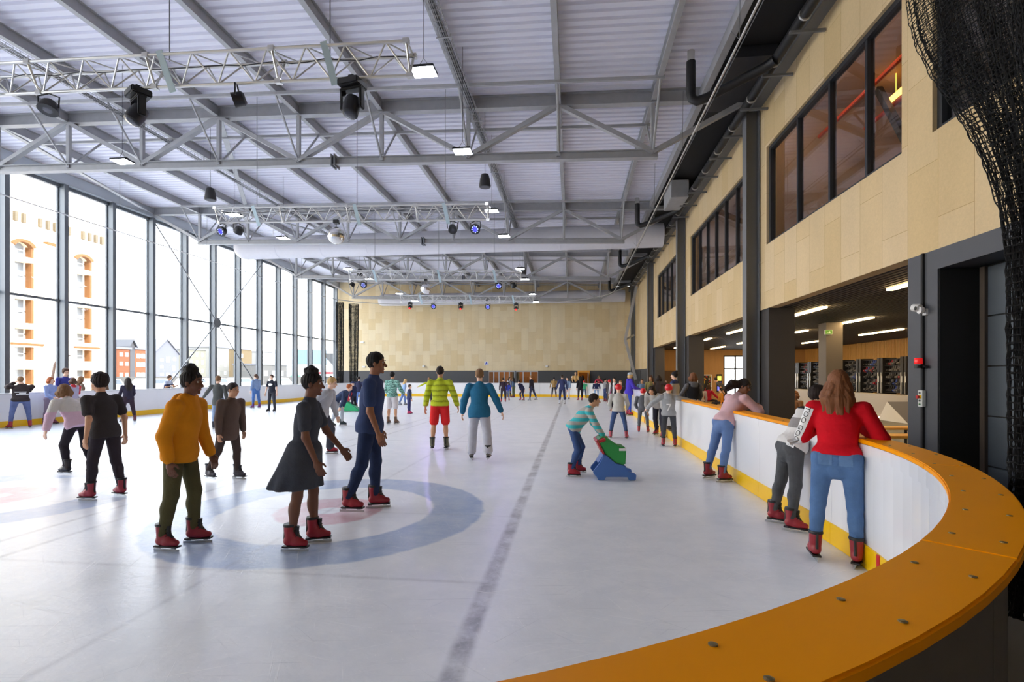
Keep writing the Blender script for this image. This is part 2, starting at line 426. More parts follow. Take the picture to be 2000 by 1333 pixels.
# rooms behind the end wall's openings
GLOW = emis('warm_lamp', (255, 196, 110), 3.0)
for i, (a, c) in enumerate(doors_f):
    b = MB(); b.box(a - .3, yw + 2.2, 0, c + .3, yw + 2.3, 2.3); b.box(a - .4, yw + .3, 0, a - .3, yw + 2.3, 2.3); b.box(c + .3, yw + .3, 0, c + .4, yw + 2.3, 2.3)
    b.box(a - .4, yw + .3, 2.3, c + .4, yw + 2.3, 2.4); struct(b.build('wall_side_room', LOBBYWOOD))
    l = MB(); l.box(a + .3, yw + 1.2, 2.22, c - .2, yw + 1.35, 2.28); tag(l.build('strip_light', GLOW), 'warm strip light in the ' + ['wide', 'narrow', 'orange framed'][i] + ' opening of the end wall', 'light')
for i, (a, c) in enumerate(doors_f[:2]):
    k = 5 if i == 0 else 3
    f = MB(); f.box(a, yw + .05, 1.95, c, yw + .13, 2.06)
    for j in range(k + 1):
        x = a + (c - a) * j / k; f.box(x - .045, yw + .05, 0, x + .045, yw + .13, 1.95)
    w = f.build('window_%d' % (i + 1), ALU_FR); struct(w)
    p = MB(); p.box(a, yw + .085, 0.05, c, yw + .095, 1.95); p.build('pane', GLASS_W, w)
a, c = doors_f[2]
f = MB(); f.box(a, yw - .02, 1.9, c, yw + .25, 2.12); f.box(a, yw - .02, 0, a + .12, yw + .25, 1.9); f.box(c - .12, yw - .02, 0, c, yw + .25, 1.9)
dd = struct(f.build('door_1', mat('orange_door_frame', (236, 168, 70), .5)))
p = MB(); p.box(c - .18, yw - .55, .03, c - .13, yw - .03, 1.88); p.build('door_leaf', ALU_FR, dd)

# side wall with the upper windows
WX = 4.90
WINS = [(2.2, 7.55), (8.2, 13.5), (15.0, 21.8), (23.9, 30.1)]
ZS, ZT, ZB, ZU = 4.94, 7.42, 3.32, 8.62
b = MB()
b.box(WX, -6, ZB, WX + .25, 31.75, ZS); b.box(WX, -6, ZT, WX + .25, 43, ZU); b.box(WX, 31.75, 2.1, WX + .25, 43, ZT)
ys = -6
for a, c in WINS:
    b.box(WX, ys, ZS, WX + .25, a, ZT); ys = c
b.box(WX, ys, ZS, WX + .25, 31.75, ZT)
struct(b.build('wall_right', TIM_R))
FRM = mat('dark_window_frame', (52, 55, 60), .4, .2)
MULL = [[3.6, 5.0, 6.3], [9.25, 10.5, 11.9], [15.0 + 6.8 * k / 6 for k in range(1, 6)], [23.9 + 6.2 * k / 5 for k in range(1, 5)]]
for i, (a, c) in enumerate(WINS):
    f = MB()
    f.box(WX + .06, a, ZS, WX + .2, a + .09, ZT); f.box(WX + .06, c - .09, ZS, WX + .2, c, ZT)
    f.box(WX + .06, a + .09, ZS, WX + .2, c - .09, ZS + .07); f.box(WX + .06, a + .09, ZT - .09, WX + .2, c - .09, ZT)
    w = struct(f.build('window_%d' % (i + 3), FRM))
    for y in MULL[i]:
        q = MB(); q.box(WX + .07, y - .035, ZS + .07, WX + .19, y + .035, ZT - .09); q.build('mullion', FRM, w)
    p = MB(); p.box(WX + .12, a + .05, ZS + .05, WX + .13, c - .05, ZT - .05); p.build('pane', GLASS_W, w)
# rooms behind the upper windows
UPW = mat('upper_room_wall', (190, 170, 152), .7, noise=.1); UPC = mat('upper_room_ceiling', (170, 152, 146), .7)
b = MB(); b.box(WX + .25, -2, 3.85, 11, 32, 4.0); struct(b.build('floor_upper', mat('upper_room_boards', (180, 166, 150), .5, noise=.1)))
b = MB(); b.box(10.9, -2, 4.0, 11, 32, 8.6); b.box(WX + .25, 31.9, 4.0, 11, 32, 8.6); b.box(WX + .25, 14.1, 4.0, 11, 14.3, 8.6); b.box(WX + .25, 22.8, 4.0, 11, 23.0, 8.6)
b.box(WX + .25, 7.7, 4.0, 11, 7.85, 8.6); b.box(WX + .25, -2, 4.0, 11, -1.9, 8.6); struct(b.build('wall_upper_rooms', UPW))
b = MB(); b.box(WX + .25, -2, 8.6, 11, 43, 8.7); struct(b.build('ceiling_upper', UPC))
ORP = mat('orange_red_conduit', (214, 74, 34), .5)
for k, (x, z) in enumerate(((6.3, 7.75), (7.4, 7.9))):
    q = MB(); q.tube([(x, 8.0, z), (x, 13.8, z)], .05, 8)
    tag(q.build('conduit', ORP, smooth=True), ['orange red pipe close behind the glass of the nearest wide upper window', 'orange red pipe deeper in the room behind the nearest wide upper window'][k], 'pipe')
UP_FILL = emis('upper_room_fill', (255, 220, 180), 4.0)
for k, (y0, y1, nm) in enumerate(((8.3, 13.4, 'nearest wide'), (15.2, 21.6, 'greenish middle'), (24.0, 30.0, 'farthest'))):  # unseen strips over the window heads, added to brighten the upper rooms
    q = MB(); q.box(5.22, y0, 8.25, 5.40, y1, 8.33); q.box(5.16, y0, 8.27, 5.22, y1, 8.31); tag(q.build('strip_light', UP_FILL), 'added unseen fill strip above the head of the %s upper window' % nm, 'light')
q = MB(); q.box(7.36, 12.3, 8.04, 7.46, 12.9, 8.12); q.beam((7.41, 12.6, 8.1), (7.41, 12.6, 8.59), .005, .005); tag(q.build('pendant_lamp', emis('amber_lamp', (255, 170, 60), 5.0)), 'small amber lamp seen through the nearest wide upper window', 'lamp')
q = MB()
for a_, b_ in (((7.2, 9.2, 8.4), (7.2, 9.2, 6.2)), ((7.2, 9.2, 6.2), (7.2, 10.4, 8.4)), ((7.2, 9.2, 6.2), (7.2, 8.1, 8.4)), ((7.2, 8.0, 6.2), (7.2, 13.6, 6.2)), ((7.2, 11.6, 6.2), (7.2, 10.5, 8.4)), ((7.2, 11.6, 6.2), (7.2, 12.9, 8.4))):
    q.beam(a_, b_, .12, .14)
struct(q.build('trim_upper_bracing', DARKER))

# dark lower wall: near pier with the recess of a roller door, slim piers, plinth further on
b = MB()
b.box(WX, 7.45, 0, WX + .5, 8.06, ZB); b.box(WX, -6, 3.05, WX + .5, 7.45, ZB); b.box(WX, -6, 0, WX + .5, 3.6, 3.05)
struct(b.build('wall_right_lower', DARK))
b = MB(); b.box(WX + .5, 7.44, 0, WX + .56, 8.06, ZB); b.box(WX + .02, 7.435, 0, WX + .56, 7.45, 3.05); struct(b.build('trim_door_reveal', DARKER))
d = MB(); d.box(WX + .5, 3.6, 0, WX + .56, 7.45, 3.05); dr = struct(d.build('door_2', DARKER))
for z0, z1 in ((0.02, .42), (.44, 1.07), (1.09, 1.72), (1.74, 2.37), (2.39, 3.02)):
    q = MB(); q.box(WX + .46, 3.62, z0, WX + .5, 7.24, z1); q.build('door_panel', DOORM, dr)
q = MB(); q.box(WX + .42, 7.24, 0, WX + .5, 7.32, 3.03); q.build('door_rail', mat('brown_steel_edge', (70, 60, 52), .5), dr)
for y, w in ((13.75, .62), (22.55, .62), (31.35, .55)):
    b = MB(); b.box(WX + .02, y - .35, 0, WX + .02 + w, y + .35, ZB); struct(b.build('pillar', mat('dark_pier_paint', (64, 62, 63), .6, noise=.05)))
b = MB(); b.box(WX, 31.7, 0, WX + .25, 43, 2.1); struct(b.build('wall_right_plinth', DARK))
for k, y in enumerate((34.0, 37.2)):
    q = MB(); q.box(WX - .03, y, .02, WX, y + .9, 2.0); q2 = struct(q.build('door_%d' % (k + 3), mat('grey_flush_door', (56, 58, 63), .5)))
    h = MB(); h.box(WX - .07, y + .1, .9, WX - .03, y + .14, 1.2); h.build('door_handle', ALU, q2)

# steel columns, wall-head channel
TY = (14.05, 22.85, 31.6, 40.4)
for y in TY:
    b = MB(); b.box(WX - .36, y - .15, 0, WX - .34, y + .15, 8.95); b.box(WX - .04, y - .15, 0, WX - .02, y + .15, 8.95); b.box(WX - .34, y - .012, 0, WX - .04, y + .012, 8.95)
    struct(b.build('column', STEEL_D))
b = MB(); b.beam((WX - .1, -6, 8.72), (WX - .1, 43, 8.72), .3, .2); struct(b.build('beam_wall_head', STEEL_D))
b = MB(); b.box(3.55, -6, 9.12, 5.4, 43, 9.2); b.box(5.1, -6, 8.6, 5.4, 43, 9.12); b.box(3.4, -6.2, 9.5, 5.4, 43.3, 9.55); struct(b.build('ceiling_service_void', DARKER))
b = MB(); b.beam((3.46, -6, 9.14), (3.46, 43, 9.14), .16, .28); struct(b.build('beam_roof_edge', STEEL))

# near end wall
b = MB(); b.box(-21.2, -6.3, 0, 5.4, -6.0, 10.3); struct(b.build('wall_near', TIM_F))

# ================================================================== roof
b = MB(); p_ = 0.25; y = -6.3; prof = []
while y < 43.3:
    prof += [(y, 0.0), (y + .14, 0.0), (y + .165, .055), (y + .225, .055)]; y += p_
vsx = []; xe = (3.5, -21.3)
for x in xe:
    for yy, dz in prof: vsx.append((x, yy, roof_z(x) + .03 + dz))
m_ = len(prof); b.add(vsx, [(i, i + 1, m_ + i + 1, m_ + i) for i in range(m_ - 1)])
b.add([(x, yy, roof_z(x) + .14) for x in xe for yy in (-6.3, 43.3)], [(0, 1, 3, 2)])
struct(b.build('ceiling', DECK))
NX = [4.72 - 2.55 * k for k in range(11)]
def zt(x): return 8.96 + 0.028 * (3.17 - x)              # underside of the top chord
def zb(x): return 7.62 + 0.028 * (2.3 - x)               # middle of the bottom chord
for k in range(1, 10):
    x = NX[k]; b = MB(); b.ibeam((x, -6, zt(x) + .19), (x, 43, zt(x) + .19), .13, .30)
    struct(b.build('beam_purlin', STEEL))
x = NX[10]; b = MB(); b.ibeam((x, -6, zt(x) + .1), (x, 43, zt(x) + .1), .2, .45); struct(b.build('beam_eaves', STEEL))
TL = ['nearest', 'second', 'third', 'farthest']
for i, y in enumerate(TY):
    t = thing('roof_truss', 'galvanised steel roof truss spanning the hall, %s one along its length' % TL[i], 'roof truss', (0, y, 0), group='steel roof trusses')
    def P(x, z, dy=0): return (x, dy, z)
    b = MB(); b.ibeam(P(4.55, zt(4.55) + .18), P(-20.7, zt(-20.7) + .18), .22, .36); b.build('top_chord', STEEL, t)
    b = MB(); b.ibeam(P(2.3, zb(2.3)), P(-18.35, zb(-18.35)), .2, .22); b.build('bottom_chord', STEEL, t)
    for k in range(1, 10):
        x = NX[k]; b = MB(); b.beam(P(x, zb(x)), P(x, zt(x) + .02), .1, .1); b.build('vertical_strut', STEEL, t)
    for k in range(10):
        up0 = (k % 2 == 0); x0, x1 = NX[k], NX[k + 1]
        a_ = P(x0, zt(x0) + .06 if up0 else zb(x0) + .06); c_ = P(x1, zb(x1) + .06 if up0 else zt(x1) + .06)
        b = MB(); b.beam(a_, c_, .12, .15, (0, 1, 0)); b.build('diagonal', STEEL, t)
    for sgn in (-1, 1):
        b = MB(); zz = zt(NX[1]) + .03
        b.beam(P(NX[1] + .1, zt(NX[1]) + .02, sgn * 1.2), P(NX[9], zt(NX[9]) + .02, sgn * 1.2), .07, .08); b.build('brace_rail', STEEL, t)
        for k in range(1, 10):
            x = NX[k]; b = MB(); b.tube([P(x, zt(x) + .02, sgn * 1.2), P(x, zb(x) + .08, sgn * .05)], .032, 6); b.build('fly_brace', STEEL, t)
    b = MB(); b.cbox(P(-6.85, zb(-6.85)), .03, .34, .34); b.cbox(P(-6.95, zb(-6.85)), .03, .34, .34); b.build('splice_plate', STEEL_D, t)
for a_, c_ in (((NX[6], 14.05), (NX[8], 22.85)), ((NX[8], 22.85), (NX[6], 31.6)), ((NX[9], 14.05), (NX[10], 22.85))):
    b = MB(); b.beam((a_[0], a_[1], zt(a_[0]) + .05), (c_[0], c_[1], zt(c_[0]) + .05), .16, .05); struct(b.build('beam_roof_brace', STEEL))

# ================================================================== glass side wall
GX = -21.0; MS = 2.195
MY = [22.85 + MS * k for k in range(-13, 10)]
for k, y in enumerate(MY):
    b = MB(); b.box(GX - .05, y - .085, 0, GX + .30, y + .085, 9.5); b.box(GX - .12, y - .04, 0, GX - .05, y + .04, 9.5)
    struct(b.build('column_mullion', MULLION))
for k in range(len(MY) - 1):
    y0, y1 = MY[k] + .085, MY[k + 1] - .085
    f = MB(); f.box(GX - .06, y0, 4.66, GX + .08, y1, 4.75); f.box(GX - .05, y0, .05, GX + .1, y1, .22); f.box(GX - .05, y0, 9.36, GX + .1, y1, 9.5)
    f.box(GX - .05, y0, .22, GX + .03, y0 + .05, 9.36); f.box(GX - .05, y1 - .05, .22, GX + .03, y1, 9.36)
    w = struct(f.build('window_%d' % (k + 7), MULLION))
    for z0, z1 in ((.22, 4.66), (4.75, 9.36)):
        p = MB(); p.box(GX - .025, y0 + .05, z0, GX - .015, y1 - .05, z1); p.build('pane', GLASS, w)
b = MB(); b.box(GX - .1, -6, 9.5, GX + .3, 43, 9.95); struct(b.build('beam_glass_wall_head', ALU_FR))
b = MB(); b.box(GX - .1, -6.3, 0, GX + .2, MY[0] + .0, 10); struct(b.build('wall_left', DARK))
BR = thing('wind_bracing', 'crossed steel tie rods with a round hub in the glass wall', 'bracing', (GX + .355, 27.24, 0))
for a_, c_ in (((-4.39, 9.2), (-.1, 4.85)), ((4.39, 9.2), (.1, 4.85)), ((-4.39, .35), (-.1, 4.6)), ((4.39, .35), (.1, 4.6))):
    b = MB(); b.tube([(0, a_[0], a_[1]), (0, c_[0], c_[1])], .03, 6)
    m1 = (a_[0] * .5 + c_[0] * .5, a_[1] * .5 + c_[1] * .5); r_ = b.build('tie_rod', STEEL_D, BR)
    d_ = Vector((0, c_[0] - a_[0], c_[1] - a_[1])).normalized()
    q = MB(); q.tube([Vector((0, *m1)) - d_ * .16, Vector((0, *m1)) + d_ * .16], .045, 8); q.build('turnbuckle', ALU, r_)
b = MB(); b.lathe([(.3, -.03), (.3, .03)], 20, (0, 0, 4.72), Matrix.Rotation(PI / 2, 3, 'Y')); b.build('hub_plate', STEEL_D, BR)

# far corner K-brace by the last columns
q = [PY(1243, 560, 38.6), PY(1221, 664, 38.6), PY(1242, 742, 38.6), PY(1238, 655, 39.4)]
b = MB(); b.beam(q[0], q[1], .2, .2); b.beam(q[1], q[2], .2, .2); b.beam(q[1], q[3], .12, .12); struct(b.build('column_brace', STEEL))
# ================================================================== rink boards
def arc_pts(s0, s1, step=0.35):
    """Points along the rink's edge between two lengths along it (0 = start of the near right corner)."""
    L1 = RR * PI / 2; st = RY1 - RY0 - 2 * RR; wd = RX1 - RX0 - 2 * RR
    segs = [('a', RX1 - RR, RY0 + RR, -90, L1), ('l', RX1, RY0 + RR, 0, 1, st, 1, 0), ('a', RX1 - RR, RY1 - RR, 0, L1), ('l', RX1 - RR, RY1, -1, 0, wd, 0, 1),
            ('a', RX0 + RR, RY1 - RR, 90, L1), ('l', RX0, RY1 - RR, 0, -1, st, -1, 0), ('a', RX0 + RR, RY0 + RR, 180, L1), ('l', RX0 + RR, RY0, 1, 0, wd, 0, -1)]
    def at(s):
        for g in segs:
            ln = g[4] if g[0] == 'a' else g[5]
            if s <= ln + 1e-9 or g is segs[-1]:
                if g[0] == 'a':
                    a = R(g[3]) + s / RR; return (g[1] + RR * math.cos(a), g[2] + RR * math.sin(a), math.cos(a), math.sin(a))
                return (g[1] + g[3] * s, g[2] + g[4] * s, g[6], g[7])
            s -= ln
    n = max(1, int(math.ceil((s1 - s0) / step)))
    return [at(s0 + (s1 - s0) * i / n) for i in range(n + 1)]
L1 = RR * PI / 2; ST = RY1 - RY0 - 2 * RR; WD = RX1 - RX0 - 2 * RR; TOT = 4 * L1 + 2 * ST + 2 * WD
BACK = mat('board_back_grey', (104, 100, 96), .6, noise=.06)
def boards(label, s0, s1, seam=2.4, screws=False, cap=PANEL):
    t = thing('rink_boards', label, 'rink boards', (0, 0, 0))
    n = max(1, round((s1 - s0) / seam))
    for k in range(n):
        a, c = s0 + (s1 - s0) * k / n, s0 + (s1 - s0) * (k + 1) / n
        P = arc_pts(a + .002, c - .002, .2 if screws else .4)
        b = MB(); b.sweep(P, 0.0, .03, .0, .98); b.sweep(P, -.015, .05, .93, 1.03); b.build('panel', PANEL, t)
        b = MB(); b.sweep(P, -.014, -.001, .004, .2); b.build('kick_plate', YEL, t)
        b = MB(); b.sweep(P, -.025, .205, 1.035, 1.07); b.build('cap_rail', cap, t, bevel=.006 if screws else 0)
        b = MB(); b.sweep(P, .13, .15, .02, 1.03); b.sweep(P[:2], .03, .14, 0.02, 1.03); b.build('back_panel', BACK, t)
    if screws:
        P = arc_pts(s0, s0 + 8.6, .43); SC = mat('zinc_screw', (150, 140, 110), .35, .8)
        for i, (x, y, nx, ny) in enumerate(P[1:]):
            for o in (.03, .155):
                q = MB(); q.lathe([(.0095, 0), (.0095, .003), (.005, .004)], 10, (x + nx * o, y + ny * o, 1.0695)); q.build('screw', SC, t)
    return t
gate0, gate1 = L1 + 12.55 - 5.0, L1 + 15.0 - 5.0
boards('white rink boards with orange cap curving round the near corner', -0.0, gate0, 1.82, True, CAP)
boards('white rink boards along the timber wall beyond the open gate', gate1, L1 + ST - .01)
boards('white rink boards closing the far end of the ice', L1 + ST, 3 * L1 + ST + WD)
boards('lilac tinted white rink boards below the tall glass wall', 3 * L1 + ST + WD + .01, 3 * L1 + 2 * ST + WD)
boards('white rink boards of the near end left of the curved corner', 3 * L1 + 2 * ST + WD + .01, TOT - .01, cap=CAP)
# gate: threshold, folded-back door, red line markers
b = MB(); b.sweep(arc_pts(gate0, gate1), -.014, .03, .004, .2); tag(b.build('gate_threshold', YEL), 'yellow threshold strip in the rink gate opening', 'threshold')
t = thing('rink_gate', 'grey rink gate folded open behind the boards', 'gate', (RX1 + .05, 15.0, 0), R(-62))
b = MB(); b.box(0, -.03, .2, 1.15, .03, 1.02); b.build('panel', mat('grey_gate_panel', (168, 168, 168), .4), t)
b = MB(); b.box(.3, -.05, .55, .34, -.03, .8); b.build('latch', BLACK, t)
for s_, nm in ((3.0 + L1 * .55, 'near corner below the girls'), (L1 + 17.2 - 5, 'boards beyond the gate')):
    pass
for y, nm in ((4.25, 'kick strip beneath the person in the red hoodie'), (17.6, 'kick strip beyond the open gate')):
    x = RX1 - RR + math.sqrt(max(0, RR ** 2 - min(0, y - 5) ** 2)) if y < 5 else RX1
    q = MB(); q.box(x - .022, y - .02, .004, x - .012, y + .02, .2); tag(q.build('goal_line_marker', RED), 'red line marker on the ' + nm, 'line marker')

# ================================================================== lighting trusses
def light_truss(i, y, x0, x1, lab):
    t = thing('lighting_truss', lab, 'lighting truss', (0, y, 0), group='lighting trusses')
    def z(x): return 6.27 + 0.026 * (-2.3 - x)
    H, D = .38, .34
    for dy, dz in ((0, 0), (D, 0), (D / 2, -H)):
        b = MB(); b.tube([(x0, dy, z(x0) + dz), (x1, dy, z(x1) + dz)], .024, 8); b.build('chord', ALU, t, True)
    n = int(round((x1 - x0) / .30))
    b = MB()
    for k in range(n):
        xa, xb = x0 + (x1 - x0) * k / n, x0 + (x1 - x0) * (k + 1) / n
        for dy in (0, D):
            A, B_ = (xa, dy, z(xa)), (xb, D / 2, z(xb) - H)
            if k % 2: A, B_ = (xa, D / 2, z(xa) - H), (xb, dy, z(xb))
            b.tube([A, B_], .012, 6)
        if k % 2 == 0: b.tube([(xa, 0, z(xa)), (xb, D, z(xb))], .011, 6)
    b.build('web_bars', ALU, t, True)
    for k in range(5):
        x = x0 + (x1 - x0) * k / 4
        b = MB(); b.tube([(x, 0, z(x)), (x, D / 2, z(x) - H), (x, D, z(x)), (x, 0, z(x))], .02, 6)
        for dy, dz in ((0, 0), (D, 0), (D / 2, -H)): b.cbox((x, dy, z(x) + dz), .09, .065, .065)
        b.build('end_frame', ALU, t)
    for f in (.15, .53, .85):
        x = x0 + (x1 - x0) * f; b = MB(); b.beam((x, -.03, z(x) + .04), (x + .1, D / 2 - .05, z(x) - H - .12), .1, .012, (0, 1, 0)); b.build('hanger_strap', mat('pale_blue_steel', (176, 196, 205), .4, .3), t)
        b = MB(); b.tube([(x, D / 2, z(x)), (x, D / 2, roof_z(x) + .07)], .008, 6); b.build('suspension_cable', STEEL_D, t)
    b = MB(); pts = [(x0 + (x1 - x0) * u / 30, D * .8 + .02 * math.sin(u * 1.7), z(0) - .02 + .026 * -(x0 + (x1 - x0) * u / 30) - .03 * abs(math.sin(u))) for u in range(31)]
    b.tube(pts, .008, 5); b.build('cable', BLACK, t, True)
    return z
LT = [(6.8, 'nearest'), (13.5, 'second'), (22.3, 'third'), (29.4, 'farthest')]
ZL = None
for i, (y, nm) in enumerate(LT):
    ZL = light_truss(i, y, -10.3, -2.3, 'silver aluminium lighting truss hung under the roof, %s of four' % nm)

# stage fixtures: each hangs from the bottom chord of its truss
def moving_head(label, loc, rz, tilt=20, size=1.0, lensm=None):
    t = thing('moving_head_light', label, 'stage light', loc, rz); t.scale = (size,) * 3
    b = MB(); b.box(-.16, -.13, -.12, .16, .13, -.02); b.build('base', BLACK, t, bevel=.015)
    b = MB(); b.box(-.04, -.04, -.02, .04, .04, .05); b.build('clamp', BLACK, t)
    b = MB(); b.box(-.17, -.05, -.42, -.125, .05, -.14); b.box(.125, -.05, -.42, .17, .05, -.14); b.box(-.17, -.06, -.16, .17, .06, -.12); b.build('yoke', BLACK, t, bevel=.012)
    M = Matrix.Rotation(R(tilt), 3, 'X')
    b = MB(); b.lathe([(.05, .12), (.10, .08), (.118, -.06), (.105, -.17), (.08, -.19)], 16, (0, 0, -.34), M); h = b.build('head', BLACK, t, True)
    b = MB(); b.lathe([(.085, -.185), (.06, -.2), (.001, -.206)], 16, (0, 0, -.34), M); b.build('lens', lensm or mat('dark_lens', (60, 62, 74), .08, coat=.5), h, True)
    return t
def par(label, loc, rz, tilt, on=None, r=.11):
    t = thing('par_can', label, 'stage light', loc, rz)
    b = MB(); b.tube([(-.14, 0, -.22), (-.15, 0, -.05), (0, 0, .0), (.15, 0, -.05), (.14, 0, -.22)], .012, 6); b.build('bracket', BLACK, t)
    M = Matrix.Rotation(R(tilt), 3, 'X')
    b = MB(); b.lathe([(.07, .12), (.10, .09), (r + .01, .0), (r + .015, -.06), (r, -.06)], 18, (0, 0, -.22), M); bo = b.build('housing', BLACK, t, True)
    b = MB(); b.lathe([(r, -.055), (r * .5, -.06), (.001, -.061)], 18, (0, 0, -.22), M)
    b.build('lens', on or mat('dark_lens', (60, 62, 74), .08, coat=.5), bo)
    if on:
        q = MB()
        for k in range(8):
            a_ = k * PI / 4; q.lathe([(.018, -.066), (.001, -.07)], 8, Vector((0, 0, -.22)) + M @ Vector((r * .65 * math.cos(a_), r * .65 * math.sin(a_), 0)), M)
        q.build('leds', emis('led_white_blue', (150, 165, 255), 1.1), bo)
    if on and on.name.startswith('blue'):
        ld = bpy.data.lights.new('violet_beam', 'SPOT'); ld.energy = 110 if 'window' in label else 28; ld.color = (.42, .34, 1.0); ld.spot_size = R(95); ld.spot_blend = .8; ld.shadow_soft_size = .1
        lo = bpy.data.objects.new('violet_beam', ld); col.objects.link(lo); lo.parent = t
        dv = M @ Vector((0, 0, -1)); lo.location = Vector((0, 0, -.22)) + dv * .1; lo.rotation_euler = Vector(dv).to_track_quat('-Z', 'Y').to_euler()
    return t
BLUE = emis('blue_par_glow', (64, 62, 255), 1.1)
def on_truss(i, px):
    y = LT[i][0] + .17; x = max(-10.2, min(-2.4, PY(px, 600, y).x)); return (x, y, ZL(x) - .40)
par('black wash light on the nearest truss, wide yoke, left end', on_truss(0, 95), R(15), -20, None, .12)
moving_head('big black moving head light hanging second along the nearest truss', on_truss(0, 270), R(150), 28, 1.05)
par('small black spotlight turned sideways between two moving heads on the nearest truss', on_truss(0, 463), R(115), 70, None, .09)
moving_head('big black moving head light near the free end of the nearest truss', on_truss(0, 688), R(170), 18, 1.05)
par('glowing blue wash light near the window end of the second truss', on_truss(1, 420), R(-12), -62, BLUE, .13)
par('dark unlit wash light beside the blue one at the window end of the second truss', on_truss(1, 466), R(60), 50)
par('dark unlit wash light beside the blue one at the free end of the second truss', on_truss(1, 884), R(200), 40)
par('glowing blue wash light near the free end of the second truss', on_truss(1, 929), R(-12), -62, BLUE, .13)
par('dark wash light near the window end of the third truss', on_truss(2, 681), R(100), 40)
DIM = emis('dim_blue_glow', (120, 125, 205), .4)
par('pale blue wash light near the window end of the third truss', on_truss(2, 711), R(-8), -66, DIM, .14)
par('glowing blue wash light near the free end of the third truss', on_truss(2, 974), R(6), -62, BLUE, .14)
par('dark wash light at the free end of the third truss', on_truss(2, 1003), R(165), -40)
REDL = emis('red_lens_glow', (220, 40, 40), 1.6)
for px, nm in ((801, 'first'), (900, 'second'), (1008, 'third')):
    moving_head('small black moving head with red lens, %s along the farthest truss' % nm, on_truss(3, px), R(0), -42, .8, REDL)
for px, nm in ((847, 'window'), (953, 'free')):
    par('glowing blue wash light nearer the %s end of the farthest truss' % nm, on_truss(3, px), R(-4), -66, BLUE, .15)
FAC = CHROME
def mirror_ball(label, loc, r):
    t = thing('mirror_ball', label, 'mirror ball', loc)
    me = MB(); me.ball((0, 0, -r - .2), r, 26); me.build('ball', FAC, t)
    b = MB(); b.box(-.07, -.07, -.1, .07, .07, 0); b.build('motor', BLACK, t)
    b = MB(); b.tube([(0, 0, -.22), (0, 0, -.08)], .01, 6); b.build('stem', STEEL_D, t)
x_, y_, z_ = on_truss(1, 657); mirror_ball('mirror ball hanging under the second lighting truss', (x_, y_, z_ + .06), .24)
x_, y_, z_ = on_truss(2, 832); mirror_ball('smaller looking mirror ball hanging under the third lighting truss', (x_, y_, z_ + .06), .24)

# high bay lamps: two rows along the hall
LED = emis('high_bay_led', (236, 240, 255), 30.0)
def highbay_proto(loc, label):
    t = thing('high_bay_lamp', label, 'lamp', loc, group='high bay lamps')
    b = MB(); b.box(-.22, -.17, 0, .22, .17, .045); b.box(-.15, -.05, .045, .15, .05, .10); b.build('housing', BLACK, t, bevel=.008)
    b = MB(); b.box(-.205, -.155, -.008, .205, .155, 0.0); f_ = b.build('diffuser', LED, t)
    b = MB(); b.tube([(-.1, 0, .1), (0, 0, .24), (.1, 0, .1)], .006, 5); b.build('hanging_loop', STEEL_D, t)
    b = MB(); b.tube([(0, 0, .24), (0, 0, 2.52)], .005, 5); b.build('cable', BLACK, t)
    return t
HB = None; ROWY = (8.7, 11.9, 16.3, 19.3, 25.3, 28.0, 33.2, 36.6)
for row, (rx, nm) in enumerate(((-2.62, 'toward the wooden wall'), (-11.7, 'toward the glass wall'))):
    for k, y in enumerate(ROWY):
        lab = 'white high bay lamp, %s from the near end %s' % (ORD[k], nm)
        if HB is None: HB = highbay_proto((rx, y, 7.0), lab)
        else: dup(HB, (rx, y, 7.0 + (.22 if row else 0)), R(0), lab)
def speaker_proto(loc, label):
    t = thing('pendant_speaker', label, 'speaker', loc, group='pendant speakers')
    b = MB(); b.lathe([(.05, .40), (.11, .385), (.15, .25), (.175, .06), (.17, .01), (.15, 0)], 22); b.build('body', mat('dark_speaker_shell', (52, 52, 56), .5), t, True)
    b = MB(); b.lathe([(.15, -.002), (.07, -.006), (.001, -.007)], 22); b.build('grille', mat('speaker_grille', (80, 80, 84), .6), t)
    b = MB(); b.tube([(0, 0, .4), (0, 0, 2.62)], .005, 5); b.build('cable', BLACK, t)
    return t
SPK = speaker_proto((-2.6, 14.9, 7.25), 'black bell shaped speaker on a cable under the cable tray, near one')
dup(SPK, (-2.65, 27.2, 7.1), None, 'black bell shaped speaker on a cable under the cable tray, far one')
dup(SPK, (-11.75, 15.2, 7.35), None, 'black bell shaped speaker on a cable toward the glass wall, near one')
dup(SPK, (-11.9, 27.2, 7.25), None, 'black bell shaped speaker on a cable toward the glass wall, far one')

# ducts of white fabric, cable trays, drain pipes
DUCT = mat('white_fabric_duct', (222, 222, 230), .7, noise=.04, bump=.15, bscale=6)
def duct(label, y, z, x0, x1, r):
    t = thing('air_duct', label, 'air duct', (0, y, 0))
    M = Matrix.Rotation(-PI / 2, 3, 'Y'); L_ = x1 - x0
    b = MB(); b.lathe([(r * .2, -.0), (r * .7, .06), (r * .95, .25), (r, .5), (r, L_)], 28, (x0, 0, z), Matrix.Rotation(PI / 2, 3, 'Y')); b.build('fabric_tube', DUCT, t, True)
    for k in range(1, 9):
        x = x0 + L_ * k / 9; q = MB(); q.tube([(x, math.cos(a_) * (r + .004), z + math.sin(a_) * (r + .004)) for a_ in [2 * PI * j / 24 for j in range(24)]], .008, 5, True); q.build('seam', DUCT, t)
    for k in range(16):
        x = x0 + .6 + (L_ - 1) * k / 15
        q = MB(); q.tube([(x, 0, z + r), (x + .03, 0, zt(x) + .2)], .01, 5); q.build('hanger', WHITE, t)
duct('long white fabric air duct behind the second roof truss', 24.35, 8.22, -17.3, 4.2, .56)
duct('white fabric air duct across the far end under the roof', 41.6, 8.1, -16.5, 4.2, .5)
